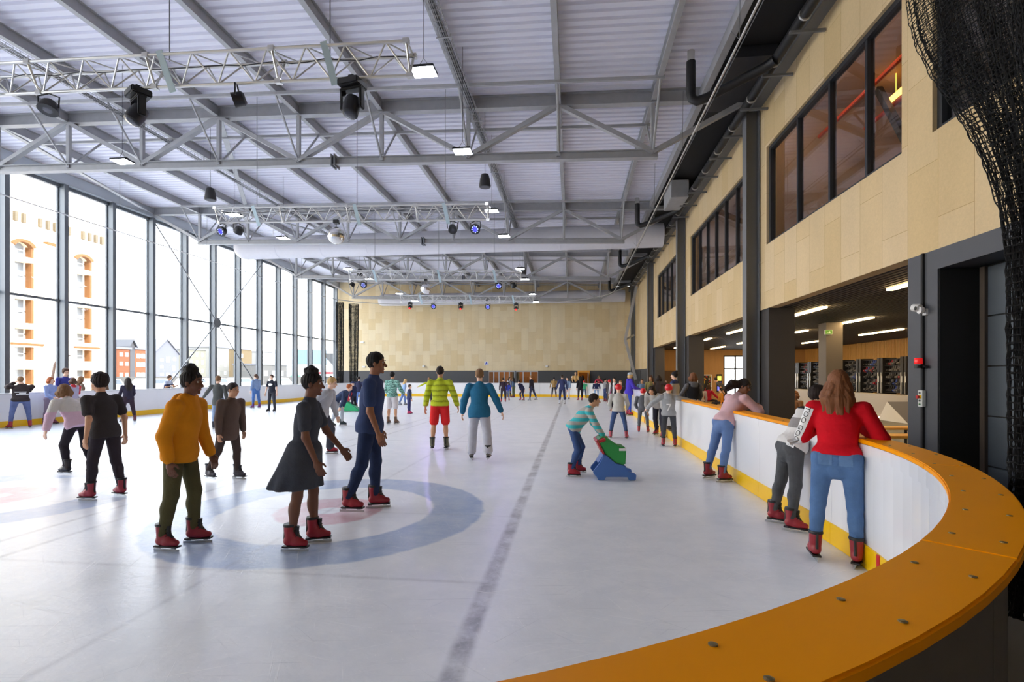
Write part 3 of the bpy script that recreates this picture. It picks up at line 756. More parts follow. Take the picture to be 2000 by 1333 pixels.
def tray(label, x, z, y0, y1):
    t = thing('cable_tray', label, 'cable tray', (x, 0, 0))
    b = MB(); w = .24
    for dx, dz in ((-w / 2, .06), (-w / 2, 0), (-w / 4, 0), (0, 0), (w / 4, 0), (w / 2, 0), (w / 2, .06)):
        b.beam((dx, y0, z + dz), (dx, y1, z + dz), .008, .008)
    y = y0
    while y < y1:
        b.beam((-w / 2, y, z), (w / 2, y, z), .008, .008); b.beam((-w / 2, y, z), (-w / 2, y, z + .06), .008, .008, (1, 0, 0)); b.beam((w / 2, y, z), (w / 2, y, z + .06), .008, .008, (1, 0, 0)); y += .16
    b.build('wire_basket', STEEL, t)
    for k in range(4):
        pts = [(-.07 + .045 * k + .012 * math.sin(j * 1.3 + k), y0 + (y1 - y0) * j / 40, z + .02 + .008 * math.sin(j * 2.1 + k)) for j in range(41)]
        q = MB(); q.tube(pts, .011, 5); q.build('cable', BLACK if k % 2 else mat('grey_cable', (90, 92, 96), .5), t)
    for k in range(12):
        y = y0 + (y1 - y0) * (k + .5) / 12; q = MB(); q.beam((-.18, y, z - .012), (.16, y, z - .012), .03, .02); q.beam((-.15, y, z), (-.15, y, zt(x) + .05), .02, .02, (0, 1, 0)); q.build('bracket', STEEL, t)
tray('wire basket cable tray with black cables under the roof near the wooden side wall', -2.7, 8.82, -2, 40.8)
tray('wire basket cable tray with black cables under the roof toward the glass wall', -12.9, 9.12, 2, 40.8)

PZ, PXX = 8.46, 4.40
t = thing('drain_pipe', 'long black drain pipe with steel clamps along the top of the timber wall', 'pipe', (0, 0, 0))
b = MB(); b.tube([(PXX, -4, PZ + .12), (PXX, 20, PZ), (PXX, 39.5, PZ - .12)], .105, 14); b.build('pipe', PIPE, t, True)
y = 1.5
while y < 39:
    b = MB(); b.lathe([(.117, -.02), (.117, .02)], 14, (PXX, y, PZ + .12 - .006 * (y + 4)), Matrix.Rotation(PI / 2, 3, 'X'))
    b.build('pipe_clamp', ALU, t)
    b = MB(); b.beam((PXX - .18, y + .25, PZ - .13), (WX - .02, y + .25, PZ - .13), .05, .05); b.build('bracket', STEEL_D, t); y += 1.45
for k, y in enumerate((12.2, 22.0, 30.0, 38.4)):
    t = thing('drain_branch', 'black drain branch elbow dropping from the roof, %s from the near end' % ORD[k], 'pipe', (0, 0, 0))
    q = MB(); q.tube([(2.75, y, 8.95), (2.75, y, 8.2), (2.78, y, 8.08), (2.88, y, 8.02), (3.1, y - .05, 8.06), (4.2, y - .5, 8.4), (PXX - .05, y - .7, PZ - .02)], .105, 14); q.build('pipe', PIPE, t, True)
    q = MB(); q.lathe([(.085, 8.9), (.085, 9.2)], 14, (2.75, y, 0)); q.build('roof_outlet', ALU, t, True)
q = MB(); q.box(3.7, 19.6, 8.35, 4.35, 21.2, 9.0); tag(q.build('air_handling_box', STEEL, bevel=.02), 'galvanised air handling box beside the drain pipe', 'air unit')
for k, y in enumerate((3.0, 7.5, 12.0)):
    q = MB(); q.box(3.65, y, 8.85, 4.6, y + 2.4, 9.1); tag(q.build('service_cassette', mat('dark_cassette', (50, 50, 54), .5)), 'dark service cassette in the ceiling void, %s from the camera end' % ORD[k], 'air unit')

# ================================================================== net rail and nets
t = thing('net_rail', 'thin galvanised net rail ring hung above the boards', 'rail', (0, 0, 0))
def ring(off, z, n=10):
    return [(x + nx * off, y + ny * off, z) for x, y, nx, ny in outline(n=n)]
b = MB(); b.tube(ring(.38, 7.32), .022, 6, True); b.build('rail_tube', ALU, t, True)
b = MB(); b.tube(ring(.46, 7.36), .008, 5, True); b.build('guide_wire', STEEL_D, t, True)
for y in (4.5, 9, 13.5, 18, 22.8, 27, 31.5):
    for x, zz in ((RX1 + .38, 9.0), (RX0 - .38, 9.4)):
        q = MB(); q.tube([(x, y, 7.33), (x + .02, y, zz)], .006, 5); q.tube([(x - .14, y, 7.5), (x, y, 7.34), (x + .14, y, 7.5)], .005, 5); q.build('hanger', STEEL_D, t)
NET = mat('black_net_cord', (17, 16, 17), .85)
def net_sheet(label, top, bot, ncol, nrow, thick, folds, amp, sag=0.0, parts=1, wide=None):
    """A hanging net: cords between a row of top points and a gathered row of bottom points."""
    t = thing('safety_net', label, 'net', (0, 0, 0))
    for layer in range(parts):
        b = MB(); vs = []; rnd = random.Random(layer * 3 + 1)
        for r_ in range(nrow + 1):
            v = r_ / nrow
            for c_ in range(ncol + 1):
                u = c_ / ncol
                p = sag(u, v) if top is None else Vector(top(u)) * (1 - v) + Vector(bot(u)) * v
                ph = 2 * PI * folds * u + layer * 1.7 + .5 * math.sin(v * 4 + layer)
                p = p + Vector((math.cos(ph) * .6, math.sin(ph), 0)) * amp * (0.35 + .65 * (1 - abs(2 * v - 1)) ** .5)
                p += Vector((rnd.uniform(-1, 1), rnd.uniform(-1, 1), rnd.uniform(-1, 1))) * .006
                vs.append(p)
        W = ncol + 1; fs = []
        for r_ in range(nrow):
            for c_ in range(ncol):
                a_ = r_ * W + c_; fs.append((a_, a_ + 1, a_ + W + 1, a_ + W))
        me = bpy.data.meshes.new('netting'); me.from_pydata([tuple(p) for p in vs], [], fs); me.update()
        me.materials.append(NET); o = bpy.data.objects.new('netting', me); col.objects.link(o); o.parent = t
        w = o.modifiers.new('cords', 'WIREFRAME'); w.thickness = thick; w.use_replace = True; w.use_even_offset = False; w.use_boundary = True
    return t
def near_edge(u, v):
    """Hangs straight from the rail, then swoops to where the folds are tied together."""
    z = 7.3 - 7.0 * v; a = R(-4.5 - 52 * u); rr_ = RR + .40
    top = Vector((RX1 - RR + rr_ * math.cos(a), 5.0 + rr_ * math.sin(a), z)); g = Vector((2.43 + .20 * u, 3.09 - .42 * u, z))
    m_ = min(1, max(0, (4.95 - z) / 2.75)); m_ = m_ * m_ * (3 - 2 * m_); fl = max(0, .9 - z) * .16
    return top * (1 - m_) + g * m_ + Vector((-fl * (1 - 2 * u), -fl * .2, 0))
net_sheet('black safety net gathered in heavy folds over the curved corner boards', None, None, 118, 170, .0065, 10, .075, near_edge, 3)
for k, (x, lab) in enumerate(((664, 'slimmer dark'), (691, 'broader black'))):
    p = G(x, 773); p = PY(x, 735, 36.6 if k == 0 else 37.6); w_ = .28 if k == 0 else .36
    net_sheet('%s net bundle hanging at the far end of the glass wall' % lab, lambda u, p=p, w_=w_: (p.x + w_ * math.cos(2 * PI * u), p.y + w_ * math.sin(2 * PI * u), 7.2),
              lambda u, p=p, w_=w_: (p.x + w_ * .75 * math.cos(2 * PI * u), p.y + w_ * .75 * math.sin(2 * PI * u), .4), 40, 60, .02, 6, .06, lambda u, v: (0, 0, 0), 2)

# ================================================================== fittings on the near dark pier
FY = 7.72; FXW = WX
b = MB(); b.tube([(FXW - .02, FY, 1.0), (FXW - .02, FY, ZB)], .014, 8); b.box(FXW - .03, FY - .02, .2, FXW - .0, FY + .02, ZB); tag(b.build('cable_conduit', DARKER), 'black vertical cable conduit on the dark pier', 'conduit')
p = PX(1798, 603, FXW - .1)
t = thing('security_camera', 'white bullet camera on the dark pier above the siren', 'camera', (FXW, FY, p.z))
b = MB(); b.lathe([(.045, 0), (.05, .02), (.05, .05)], 16, (-.05, -.06, -.02), Matrix.Rotation(R(-90), 3, 'Y')); b.box(-.03, -.09, -.09, 0, -.02, 0); b.build('mount', WHITE, t, True)
M = Matrix.Rotation(R(112), 3, 'X') @ Matrix.Rotation(R(-38), 3, 'Y')
b = MB(); b.lathe([(.03, -.075), (.05, -.06), (.055, .03), (.05, .04)], 18, (-.09, -.01, .02), Matrix.Rotation(R(-70), 3, 'Z') @ Matrix.Rotation(R(100), 3, 'Y')); cb = b.build('body', WHITE, t, True)
b = MB(); b.lathe([(.03, .0), (.001, .012)], 14, (-.135, -.04, .01), Matrix.Rotation(R(-90), 3, 'Y')); b.build('lens', BLACK, cb)
p = PX(1797, 710, FXW - .05)
t = thing('siren_beacon', 'red beacon with black horn siren on the dark pier', 'siren', (FXW, FY, p.z))
b = MB(); b.lathe([(.045, 0), (.05, .01), (.048, .075), (.04, .085)], 16, (-.07, 0, -.01)); b.build('beacon', mat('red_lens', (215, 30, 30), .25, emit=.25), t, True)
b = MB(); b.lathe([(.05, -.06), (.052, -.01)], 16, (-.07, 0, -.01)); b.box(-.07, -.02, -.05, 0, .02, -.02); b.build('horn', BLACK, t, True)
b = MB(); b.tube([(-.03, -.03, -.05), (-.05, -.1, -.04), (-.02, -.12, -.06)], .02, 8); b.build('arm', BLACK, t, True)
p = PX(1800, 779, FXW - .03)
t = thing('control_box', 'pale grey push button box with red emergency stop on the dark pier', 'control box', (FXW, FY, p.z))
b = MB(); b.box(-.05, -.05, -.115, 0, .05, .115); b.build('housing', mat('pale_grey_box', (205, 208, 205), .5), t, bevel=.006)
b = MB(); b.box(-.053, -.03, .0, -.05, .02, .05); b.build('yellow_plate', YEL, t)
b = MB(); b.lathe([(.014, 0), (.014, .02), (.026, .022), (.024, .036)], 14, (-.05, .01, .022), Matrix.Rotation(R(-90), 3, 'Y')); b.build('stop_button', RED, t, True)
for dz, rgb in ((.08, (60, 64, 62)), (-.03, (60, 70, 66)), (-.08, (60, 120, 70))):
    b = MB(); b.lathe([(.013, 0), (.012, .012)], 12, (-.05, 0, dz), Matrix.Rotation(R(-90), 3, 'Y')); b.build('button', mat('button_%d' % rgb[1], rgb, .4), t)
# small fixtures on the far timber wall
for k, (px, py, lab) in enumerate(((708, 669, 'upper'), (711, 717, 'lower'))):
    p = PY(px, py, 42.97); q = MB(); q.cbox((p.x, 42.93, p.z), .3, .12, .14); tag(q.build('wall_projector', WHITE, bevel=.02), 'small white fixture on the end wall by the nets, %s one' % lab, 'wall fixture')
for k, (px, lab) in enumerate(((828, 'behind the yellow jacket'), (1068, 'above the dark plinth toward the orange door'))):
    p = PY(px, 716, 42.97); q = MB(); q.cbox((p.x, 42.9, p.z), .22, .2, .16); tag(q.build('wall_camera', WHITE, bevel=.02), 'small white camera on the end wall ' + lab, 'camera')
p = PY(950, 710, 42.95); t = thing('pictogram_sign', 'white sign with blue figure on the far timber wall', 'sign', (p.x, 42.955, p.z))
q = MB(); q.box(-.19, -.012, -.16, .19, 0, .16); q.build('plate', WHITE, t)
q = MB(); q.lathe([(.05, -.004), (.05, .004)], 12, (0, -.016, .09), Matrix.Rotation(PI / 2, 3, 'X')); q.beam((-.1, -.016, .0), (.1, -.016, .03), .012, .05, (0, 0, 1)); q.beam((0, -.016, .04), (-.07, -.016, -.13), .012, .05); q.beam((0, -.016, .0), (.08, -.016, -.12), .012, .05)
q.build('figure', mat('sign_blue', (60, 80, 200), .5), t)
# ================================================================== lobby beyond the piers
LY0, LY1, LXE = 7.9, 34.2, 14.8
b = MB(); b.box(WX + .25, LY0 - .3, 3.46, LXE + .2, LY1 + .2, 3.6); struct(b.build('ceiling_lobby_void', DARKER))
b = MB(); x = WX + .3
while x < LXE:
    b.box(x, LY0, 3.31, x + .07, LY1, 3.37); x += .13
struct(b.build('ceiling_lobby_slats', mat('dark_slat_paint', (46, 42, 40), .6)))
b = MB(); b.box(LXE, LY0 - .3, 0, LXE + .2, LY1 + .2, 3.46); struct(b.build('wall_lobby_back', mat('dark_wood_backing', (70, 48, 28), .8)))
b = MB(); y = LY0
while y < LY1:
    b.box(LXE - .05, y, 0.0, LXE, y + .06, 3.3); y += .105
struct(b.build('trim_wood_slats', WOODSLAT))
b = MB(); b.box(WX + .5, LY0 - .3, 0, LXE, LY0 - .1, 3.46); struct(b.build('wall_lobby_near', DARK))
def ey(px): return PY(px, 735, LY1).x
dx0, dx1 = ey(1413), ey(1466)
b = MB(); b.box(WX + .25, LY1, 0, dx0, LY1 + .2, 3.46); b.box(dx1, LY1, 0, LXE, LY1 + .2, 3.46); b.box(dx0, LY1, 2.95, dx1, LY1 + .2, 3.46); struct(b.build('wall_lobby_end', LOBBYWOOD))
f = MB(); dm = dx0 + (dx1 - dx0) * .42
for x in (dx0, dm, dx1 - .1): f.box(x, LY1 + .05, 0, x + .1, LY1 + .15, 2.95)
f.box(dx0, LY1 + .05, 2.85, dx1, LY1 + .15, 2.95); f.box(dx0, LY1 + .05, 2.02, dx1, LY1 + .15, 2.12)
d_ = struct(f.build('door_5', mat('dark_door_frame', (60, 58, 56), .4)))
for a, c in ((dx0 + .1, dm), (dm + .1, dx1 - .1)):
    for z0, z1 in ((.08, 2.02), (2.12, 2.85)):
        p = MB(); p.box(a, LY1 + .09, z0, c, LY1 + .1, z1); p.build('pane', GLASS, d_)
b = MB(); b.box(5.2, LY1 - .04, 0, ey(1322), LY1, 1.95); struct(b.build('trim_brown_wainscot', mat('brown_panel', (104, 80, 66), .6)))
# lobby column with exit sign
cx, cyc = PX(1622, 700, 8.3).x, PX(1622, 700, 8.3).y
b = MB(); b.box(cx - .25, cyc - .25, 0, cx + .25, cyc + .25, 3.31); struct(b.build('pillar_lobby', mat('grey_brown_pier', (104, 98, 92), .6)))
t = thing('exit_sign', 'small green exit sign high on the lobby column', 'sign', (cx - .2, cyc - .29, 3.0))
q = MB(); q.box(-.11, -.03, -.07, .11, .03, .07); q.build('housing', WHITE, t)
q = MB(); q.box(-.1, -.034, -.06, .1, -.03, .06); q.build('face', emis('exit_green', (110, 150, 50), .45), t)
q = MB(); q.beam((-.06, -.037, 0), (.02, -.037, 0), .003, .02); q.prism([(.01, -.035), (.065, 0), (.01, .035)], lambda u, v, w: (u, -.036 - w, v), 0, .003); q.build('arrow', WHITE, t)
# strip lights
STRIP = emis('lobby_strip_light', (255, 214, 150), 14.0)
rows = ((6.15, (7.95, 13.2, 18.3, 23.5, 28.7)), (8.6, (10.6, 15.7, 19.8, 24.9, 30.0)), (11.8, (9.4, 14.5, 19.7, 24.9, 30.0)))
for k, (x, ys_) in enumerate(rows):
    for j, y in enumerate(ys_):
        q = MB(); q.box(x - .06, y, 3.27, x + .06, y + 2.7, 3.31); o = q.build('strip_light', STRIP)
        tag(o, 'warm lobby strip light, %s from the near pier in the %s' % (ORD[j], ['row by the rink', 'middle row', 'row by the skate racks'][k]), 'light', 'lobby strip lights')
q = MB(); q.lathe([(.12, 0), (.12, .03), (.001, .035)], 18, (8.9, 12.2, 3.26)); tag(q.build('smoke_detector', WHITE), 'round white detector on the dark lobby ceiling', 'detector')
# counter with LED foot and facets
CTR = mat('pale_grey_laminate', (188, 182, 176), .45)
t = thing('reception_counter', 'long pale grey counter in front of the skate racks', 'counter', (11.4, 0, 0))
b = MB(); b.box(0, 16, .12, .1, 33, .92); b.box(.1, 16, .82, .55, 33, .92); b.build('counter_body', CTR, t)
b = MB(); b.box(-.02, 16, .04, .06, 33, .09); b.build('led_foot', emis('led_foot', (255, 214, 160), 4.0), t)
p0 = PX(1733, 785, 11.3); p1 = PX(1714, 824, 11.3); p2 = PX(1775, 829, 11.3); p3 = PX(1790, 785, 11.3)
def fac(pts, nm, m):
    b = MB(); b.prism([(p.y, p.z) for p in pts], lambda u, v, w: (-.05 - w, u, v), 0, .06); b.build(nm, m, t)
fac([p0, p1, p2], 'white_facet', mat('white_facet', (236, 234, 230), .5)); fac([p0, p2, p3], 'grey_facet', mat('grey_facet', (120, 114, 110), .5))
# benches and tables of yellow wood
OAK = mat('yellow_oak', (226, 172, 88), .45, noise=.15, nscale=3, stretch=(5, .6, 5))
def bench(loc, rz, lab, ln=1.9, w=.38, h=.45):
    t = thing('bench', lab, 'bench', loc, rz, 'lobby benches')
    b = MB(); b.box(-ln / 2, -w / 2, h - .05, ln / 2, w / 2, h); b.build('seat', OAK, t, bevel=.008)
    for s_ in (-1, 1):
        b = MB(); x = s_ * (ln / 2 - .25); b.box(x - .02, -w / 2 + .03, 0, x + .02, -w / 2 + .07, h - .05); b.box(x - .02, w / 2 - .07, 0, x + .02, w / 2 - .03, h - .05); b.box(x - .02, -w / 2 + .03, h - .09, x + .02, w / 2 - .03, h - .05); b.build('leg', BLACK, t)
bench((6.9, 12.3, 0), R(8), 'yellow wooden bench behind the red hoodie, the farther of two')
bench((6.15, 10.7, 0), R(4), 'yellow wooden bench behind the red hoodie, the nearer of two', 2.2, .45)
bench((5.85, 17.0, 0), R(90), 'yellow wooden bench between the two slim piers by the rink', 2.0, .45)
bench((6.2, 14.9, 0), R(90), 'yellow wooden bench beside the slim pier nearest the rink corner', 1.5, .45)
bench((6.15, 22.4, 0), R(90), 'yellow wooden bench near the middle slim pier', 3.4, .45)
# skate racks
RACK = mat('black_steel_rack', (34, 34, 36), .45, .3); BOOT = [mat('boot_grey', (92, 90, 88), .5), mat('boot_black', (30, 30, 32), .5), mat('boot_red', (150, 34, 46), .5), mat('boot_blue', (60, 80, 150), .5)]
def boot_proto(m):
    b = MB(); b.prism([(-.07, 0), (.16, 0), (.165, .05), (.10, .075), (.045, .10), (.03, .2), (-.075, .2), (-.08, .06)], lambda u, v, w: (-u, w, v + .045), -.037, .037)
    b.box(-.12, -.004, .0, .08, .004, .045)
    return b
protos = []
for m in BOOT:
    o = boot_proto(m).build('skate_boot', m); tag(o, 'rental skate standing on a rack shelf behind the counter', 'ice skate', 'rental skates on the racks'); protos.append(o)
RY_ = [21.0, 22.5, 24.1, 25.6, 27.3, 28.8, 30.3, 31.7, 33.0]
rb = random.Random(4); used = set()
for k in range(len(RY_) - 1):
    y0, y1 = RY_[k], RY_[k + 1]
    t = thing('skate_rack', 'black rack of rental skates behind the counter, %s from the near end' % ORD[k], 'rack', (13.0, y0, 0), 0, 'skate racks')
    b = MB(); b.box(-.28, 0, 0, .25, .16, 2.36); b.box(-.28, .22, 0, .25, .38, 2.36); b.build('end_cabinet', RACK, t)
    for yy in (.08, .30):
        q = MB(); q.box(-.31, yy - .02, .9, -.28, yy + .02, 1.75); q.build('handle', ALU, t)
        q = MB(); q.box(-.292, yy - .05, 1.35, -.28, yy + .05, 1.6); q.build('label_card', WHITE, t)
    ln = y1 - y0
    for j in range(6):
        z = .95 + j * .27
        q = MB(); q.box(-.2, .38, z - .02, .2, ln, z); q.build('shelf', RACK, t)
        if j < 5:
            y = .46
            while y < ln - .06:
                m_i = rb.choice((0, 0, 0, 0, 1, 1, 1, 1, 1, 2 if rb.random() < .5 else 0, 3 if rb.random() < .25 else 1))
                if m_i not in used: o = protos[m_i]; used.add(m_i)
                else:
                    o = protos[m_i].copy(); col.objects.link(o)
                o.location = (13.0 - .06 + rb.uniform(-.02, .02), y0 + y, z); y += .125
for i, o in enumerate(protos):
    if i not in used: bpy.data.objects.remove(o, do_unlink=True)
# posters and screens
p = PY(1376, 747, LY1 - .05)
t = thing('poster_display', 'white framed board of black yellow and red dabs on the lobby end wall', 'poster', (p.x, LY1 - .02, 0))
wz = (PY(1363, 732, LY1), PY(1391, 770, LY1)); w_ = (wz[1].x - wz[0].x) / 2
b = MB(); b.box(-w_, -.05, wz[1].z, w_, 0, wz[0].z); b.build('frame', WHITE, t)
b = MB(); b.box(-w_ + .07, -.055, wz[1].z + .07, w_ - .07, -.05, wz[0].z - .07); b.build('backing', BLACK, t)
rb = random.Random(11)
for nm, rgb in (('yellow_dabs', (236, 200, 60)), ('white_dabs', (225, 220, 205)), ('red_dabs', (200, 60, 50))):
    q = MB()
    for k in range(14):
        u = rb.uniform(-w_ + .12, w_ - .12); v = rb.uniform(wz[1].z + .15, wz[0].z - .15)
        q.beam((u, -.058, v), (u + rb.uniform(-.05, .05), -.058, v + rb.uniform(.05, .12)), .006, .05, (1, 0, 0))
    q.build(nm, mat(nm, rgb, .6), t)
for px, lab in ((1393.5, 'narrow screen with yellow and violet blocks beside the dabbed poster toward the glass door'), (1366, 'narrow screen with yellow and violet blocks between the pier and the dabbed poster')):
    p = PY(px, 750, LY1); t = thing('info_screen', lab, 'screen', (p.x + (.35 if px > 1380 else -.85), LY1 - .02, 0))
    b = MB(); b.box(-.17, -.06, .55, .17, 0, 1.72); b.build('casing', BLACK, t)
    for z0, z1, nm, rgb in ((1.3, 1.6, 'yellow_block', (240, 205, 70)), (1.02, 1.22, 'dark_violet_block', (50, 40, 130)), (.66, .92, 'violet_block', (90, 90, 240))):
        q = MB(); q.box(-.12, -.065, z0, .12, -.06, z1); q.build(nm, emis(nm, rgb, 1.2), t)
p = PY(1355, 752, 22.18)
t = thing('notice', 'white and red notice taped to the middle slim pier', 'notice', (p.x, 22.18, p.z))
b = MB(); b.box(-.17, -.012, -.26, .17, 0, .26); b.build('sheet', WHITE, t); b = MB(); b.box(-.14, -.014, -.02, .12, -.012, .2); b.build('red_block', mat('notice_red', (226, 70, 60), .6), t)

# ================================================================== street outside the glass wall
PAVE = mat('pale_paving', (176, 176, 178), .8, noise=.08, nscale=.6)
b = MB(); b.box(-400, -120, -.4, -21.3, 500, -.12); struct(b.build('ground_street', PAVE))
b = MB(); b.box(15.3, -60, -.4, 140, 200, -.12); struct(b.build('ground_forecourt', PAVE))
BRK = mat('sunlit_cream_brick', (246, 226, 196), .8, noise=.06, nscale=2); JMB = mat('orange_brick_jamb', (111, 71, 32), .8, noise=.15, nscale=6)
WGL = mat('old_window_glass', (131, 137, 141), .12, spec=.8, noise=.2, nscale=1.5); STONE = mat('pale_stone_band', (240, 226, 204), .8)
BXX = -45.0
t = thing('brick_building', 'tall pale brick building with arched windows outside the glass wall', 'building', (BXX, 0, 0))
def bp_(px, py): p = PX(px, py, BXX); return p.y, p.z
yA = bp_(205, 500)[0]; zt_ = bp_(110, 408)[1]
cols_ = ((28, 62), (150, 176), (-88, -42))
b = MB()
rows_ = []                       # (z0, z1, arched) from the first window column
for a_, c_, ar in ((472, 501, True), (511, 562, False), (584, 631, False), (642, 662, False), (678, 703, False), (722, 752, False)):
    rows_.append((bp_(45, c_)[1], bp_(45, a_)[1], ar))
ycol = [(bp_(a_, 600)[0], bp_(c_, 600)[0]) for a_, c_ in cols_]
# facade built as a wall with real openings
ys_ = sorted(ycol); zc_ = sorted(rows_)
def strip(y0, y1): b.box(-6, y0, -.12, 0, y1, zt_)
yy = 4.0
for a_, c_ in ys_:
    strip(yy, a_); zz = -.12
    for z0, z1, ar in zc_:
        b.box(-.9, a_, zz, 0, c_, z0)
        if ar: b.prism([(a_, z1 - .35), ((a_ + c_) / 2 - (c_ - a_) * .25, z1 - .06), ((a_ + c_) / 2, z1), ((a_ + c_) / 2 + (c_ - a_) * .25, z1 - .06), (c_, z1 - .35), (c_, z1 + .02), (a_, z1 + .02)], lambda u, v, w: (w, u, v), -.9, 0)
        zz = z1
    b.box(-.9, a_, zz, 0, c_, zt_); yy = c_
strip(yy, yA); b.box(-7, 4, -.1, -6, yA, zt_)
b.build('facade', BRK, t)
for i, (a_, c_) in enumerate(ys_):
    for z0, z1, ar in zc_:
        q = MB(); q.box(-.72, a_, z0, -.66, c_, z1); w_ = q.build('window', WGL, t)
        q = MB(); q.box(-.66, a_, z0, -.58, a_ + .07, z1); q.box(-.66, c_ - .12, z0, -.58, c_, z1); q.box(-.66, a_, (z0 + z1) / 2 - .04, -.58, c_, (z0 + z1) / 2 + .04); q.build('sash', WHITE, w_)
        q = MB(); q.box(-.6, c_ - .03, z0, .005, c_ + .16, z1 - (.3 if ar else 0)); q.build('jamb', JMB, t)
        if ar:
            m_ = (a_ + c_) / 2; hw = (c_ - a_) / 2 + .35; pts = [(m_ + hw * math.cos(R(th)), z1 - .55 + .75 * math.sin(R(th))) for th in range(20, 161, 14)]
            pin = [(m_ + (hw - .32) * math.cos(R(th)), z1 - .62 + .58 * math.sin(R(th))) for th in range(160, 19, -14)]
            q = MB(); q.prism(pts + pin, lambda u, v, w: (w, u, v), -.3, .14); q.build('arch_hood', JMB, t)
        q = MB(); q.box(-.1, a_ - .2, z0 - .18, .12, c_ + .3, z0 - .04); q.build('sill', STONE, t)
    q = MB(); q.box(0, a_ - .3, rows_[4][1] + .15, .25, c_ + .8, rows_[4][1] + .32); q.build('lintel_band', JMB, t)
q = MB(); y = 20.0; zd = bp_(50, 437)[1]
while y < yA - .2:
    q.box(0, y, zd, .25, y + .22, zd + .75); y += .62 if int(y) % 4 else 1.3
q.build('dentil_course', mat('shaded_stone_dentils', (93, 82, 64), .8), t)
q = MB(); yp, zp = bp_(103, 483); q.box(0, yp - .9, -.12, .16, yp + .9, zp - .4); q.box(0, yp - 1.1, zp - .4, .4, yp + 1.1, zp); q.build('pilaster', JMB if False else BRK, t)
q = MB(); q.box(0, yp - .8, zp - .02, .42, yp + .8, zp + .25); q.build('pilaster_cap', JMB, t)
b = MB(); bx, by = PX(100, 735, -32).x, PX(100, 735, -32).y
p_ = [PX(99, 766, -32), PX(103, 735, -32), PX(107, 712, -32), PX(113, 702, -32), PX(124, 696, -32), PX(137, 695, -32)]
b.tube([Vector((-32, p_[0].y, -.12))] + p_, [.09, .09, .08, .07, .07, .06, .05], 8); tag(b.build('street_lamp', mat('brown_lamp_post', (58, 35, 19), .5), smooth=True), 'brown curved lamp post in front of the brick building', 'street lamp')

def house(label, px0, px1, pytop, X, rgb, roof='flat', wins=(), roofrgb=(91, 91, 96), cat='building', depth=9.0, eave=None, name='town_house', winrgb=(226, 227, 230)):
    """A building whose front stands at x = X, between two pixels, with windows at fractions of its front."""
    a_, c_ = PX(px0, 735, X).y, PX(px1, 735, X).y; ztop = PX((px0 + px1) / 2, pytop, X).z; ze = PX((px0 + px1) / 2, eave, X).z if eave else ztop
    t = thing(name, label, cat, (X, a_, -.12)); w_ = c_ - a_
    b = MB()
    if roof == 'gable': b.prism([(0, 0), (w_, 0), (w_, ze), (w_ / 2, ztop - .15), (0, ze)], lambda u, v, w: (w, u, v), -depth, 0)
    else: b.box(-depth, 0, 0, 0, w_, ze)
    b.build('walls', mat('house_wall_%d_%d_%d' % rgb, rgb, .8, noise=.06, nscale=.8), t)
    RM = mat('roof_%d' % roofrgb[0], roofrgb, .6)
    b = MB()
    if roof == 'gable':
        for s0, s1 in (((-.3, ze - .2), (w_ / 2, ztop)), ((w_ + .3, ze - .2), (w_ / 2, ztop))):
            b.prism([s0, s1, (s1[0], s1[1] + .22), (s0[0], s0[1] + .22)], lambda u, v, w: (w, u, v), -depth - .3, .3)
    else: b.box(-depth - .2, -.2, ze, .2, w_ + .2, ze + .35)
    b.build('roof', RM, t)
    for (u, v, ww, hh) in wins:
        q = MB(); q.box(-.02, w_ * (u - ww / 2), ze * (v - hh / 2), .06, w_ * (u + ww / 2), ze * (v + hh / 2)); f_ = q.build('window', mat('house_window_frame', winrgb, .5), t)
        q = MB(); q.box(.05, w_ * (u - ww * .38), ze * (v - hh * .38), .08, w_ * (u + ww * .38), ze * (v + hh * .38)); q.build('pane', WGL, f_)
    return t
g4 = lambda us, vs, w, h: [(u, v, w, h) for u in us for v in vs]
house('orange rendered block of flats with white windows across the dock', 231, 254, 681, -78, (100, 53, 23), 'flat', g4((.25, .7), (.3, .6, .85), .26, .10), eave=681)
house('tall grey gabled stair tower between orange blocks', 253.4, 263.6, 664, -78, (61, 60, 62), 'gable', (), (58, 58, 62), eave=676)
house('orange rendered block with wide windows beside the grey tower', 264, 284, 681, -78, (105, 58, 27), 'flat', g4((.3, .75), (.3, .58, .82), .34, .12), eave=682)
house('pale grey gabled house with scattered windows across the dock', 301, 349, 663, -95, (90, 90, 96), 'gable', [(.3, .3, .12, .09), (.3, .55, .12, .09), (.3, .78, .12, .09), (.55, .3, .14, .1), (.55, .8, .16, .18), (.78, .5, .1, .18), (.8, .28, .1, .1), (.82, .82, .12, .1)], (82, 82, 88), eave=690)
house('cream gabled house with narrow windows beyond the crossed rods', 366, 402, 681, -105, (97, 94, 82), 'flat', g4((.2, .5, .8), (.35, .62, .85), .1, .12), eave=683)
house('white flat roofed house with small dark windows across the dock', 417, 447, 676, -110, (108, 106, 100), 'flat', g4((.3, .75), (.25, .5, .75), .12, .1), eave=679, winrgb=(56, 56, 58))
house('ochre and stone tower block beside the white house', 464, 492, 681, -115, (90, 74, 47), 'flat', g4((.3,), (.3, .55, .8), .12, .12), eave=683)
house('white building with horizontal louvred front', 505, 532, 686, -120, (111, 109, 105), 'flat', [(.5, v, .94, .05) for v in (.4, .52, .64, .76, .88)], eave=688, winrgb=(76, 67, 58))
house('long low grey stone quay building', 508, 560, 712, -96, (76, 74, 71), 'flat', g4((.2, .5, .8), (.5,), .12, .3), eave=713)
t = thing('round_hall', 'broad round white hall with a blue wall panel', 'building', (PX(592, 735, -135).x, PX(592, 735, -135).y, -.12))
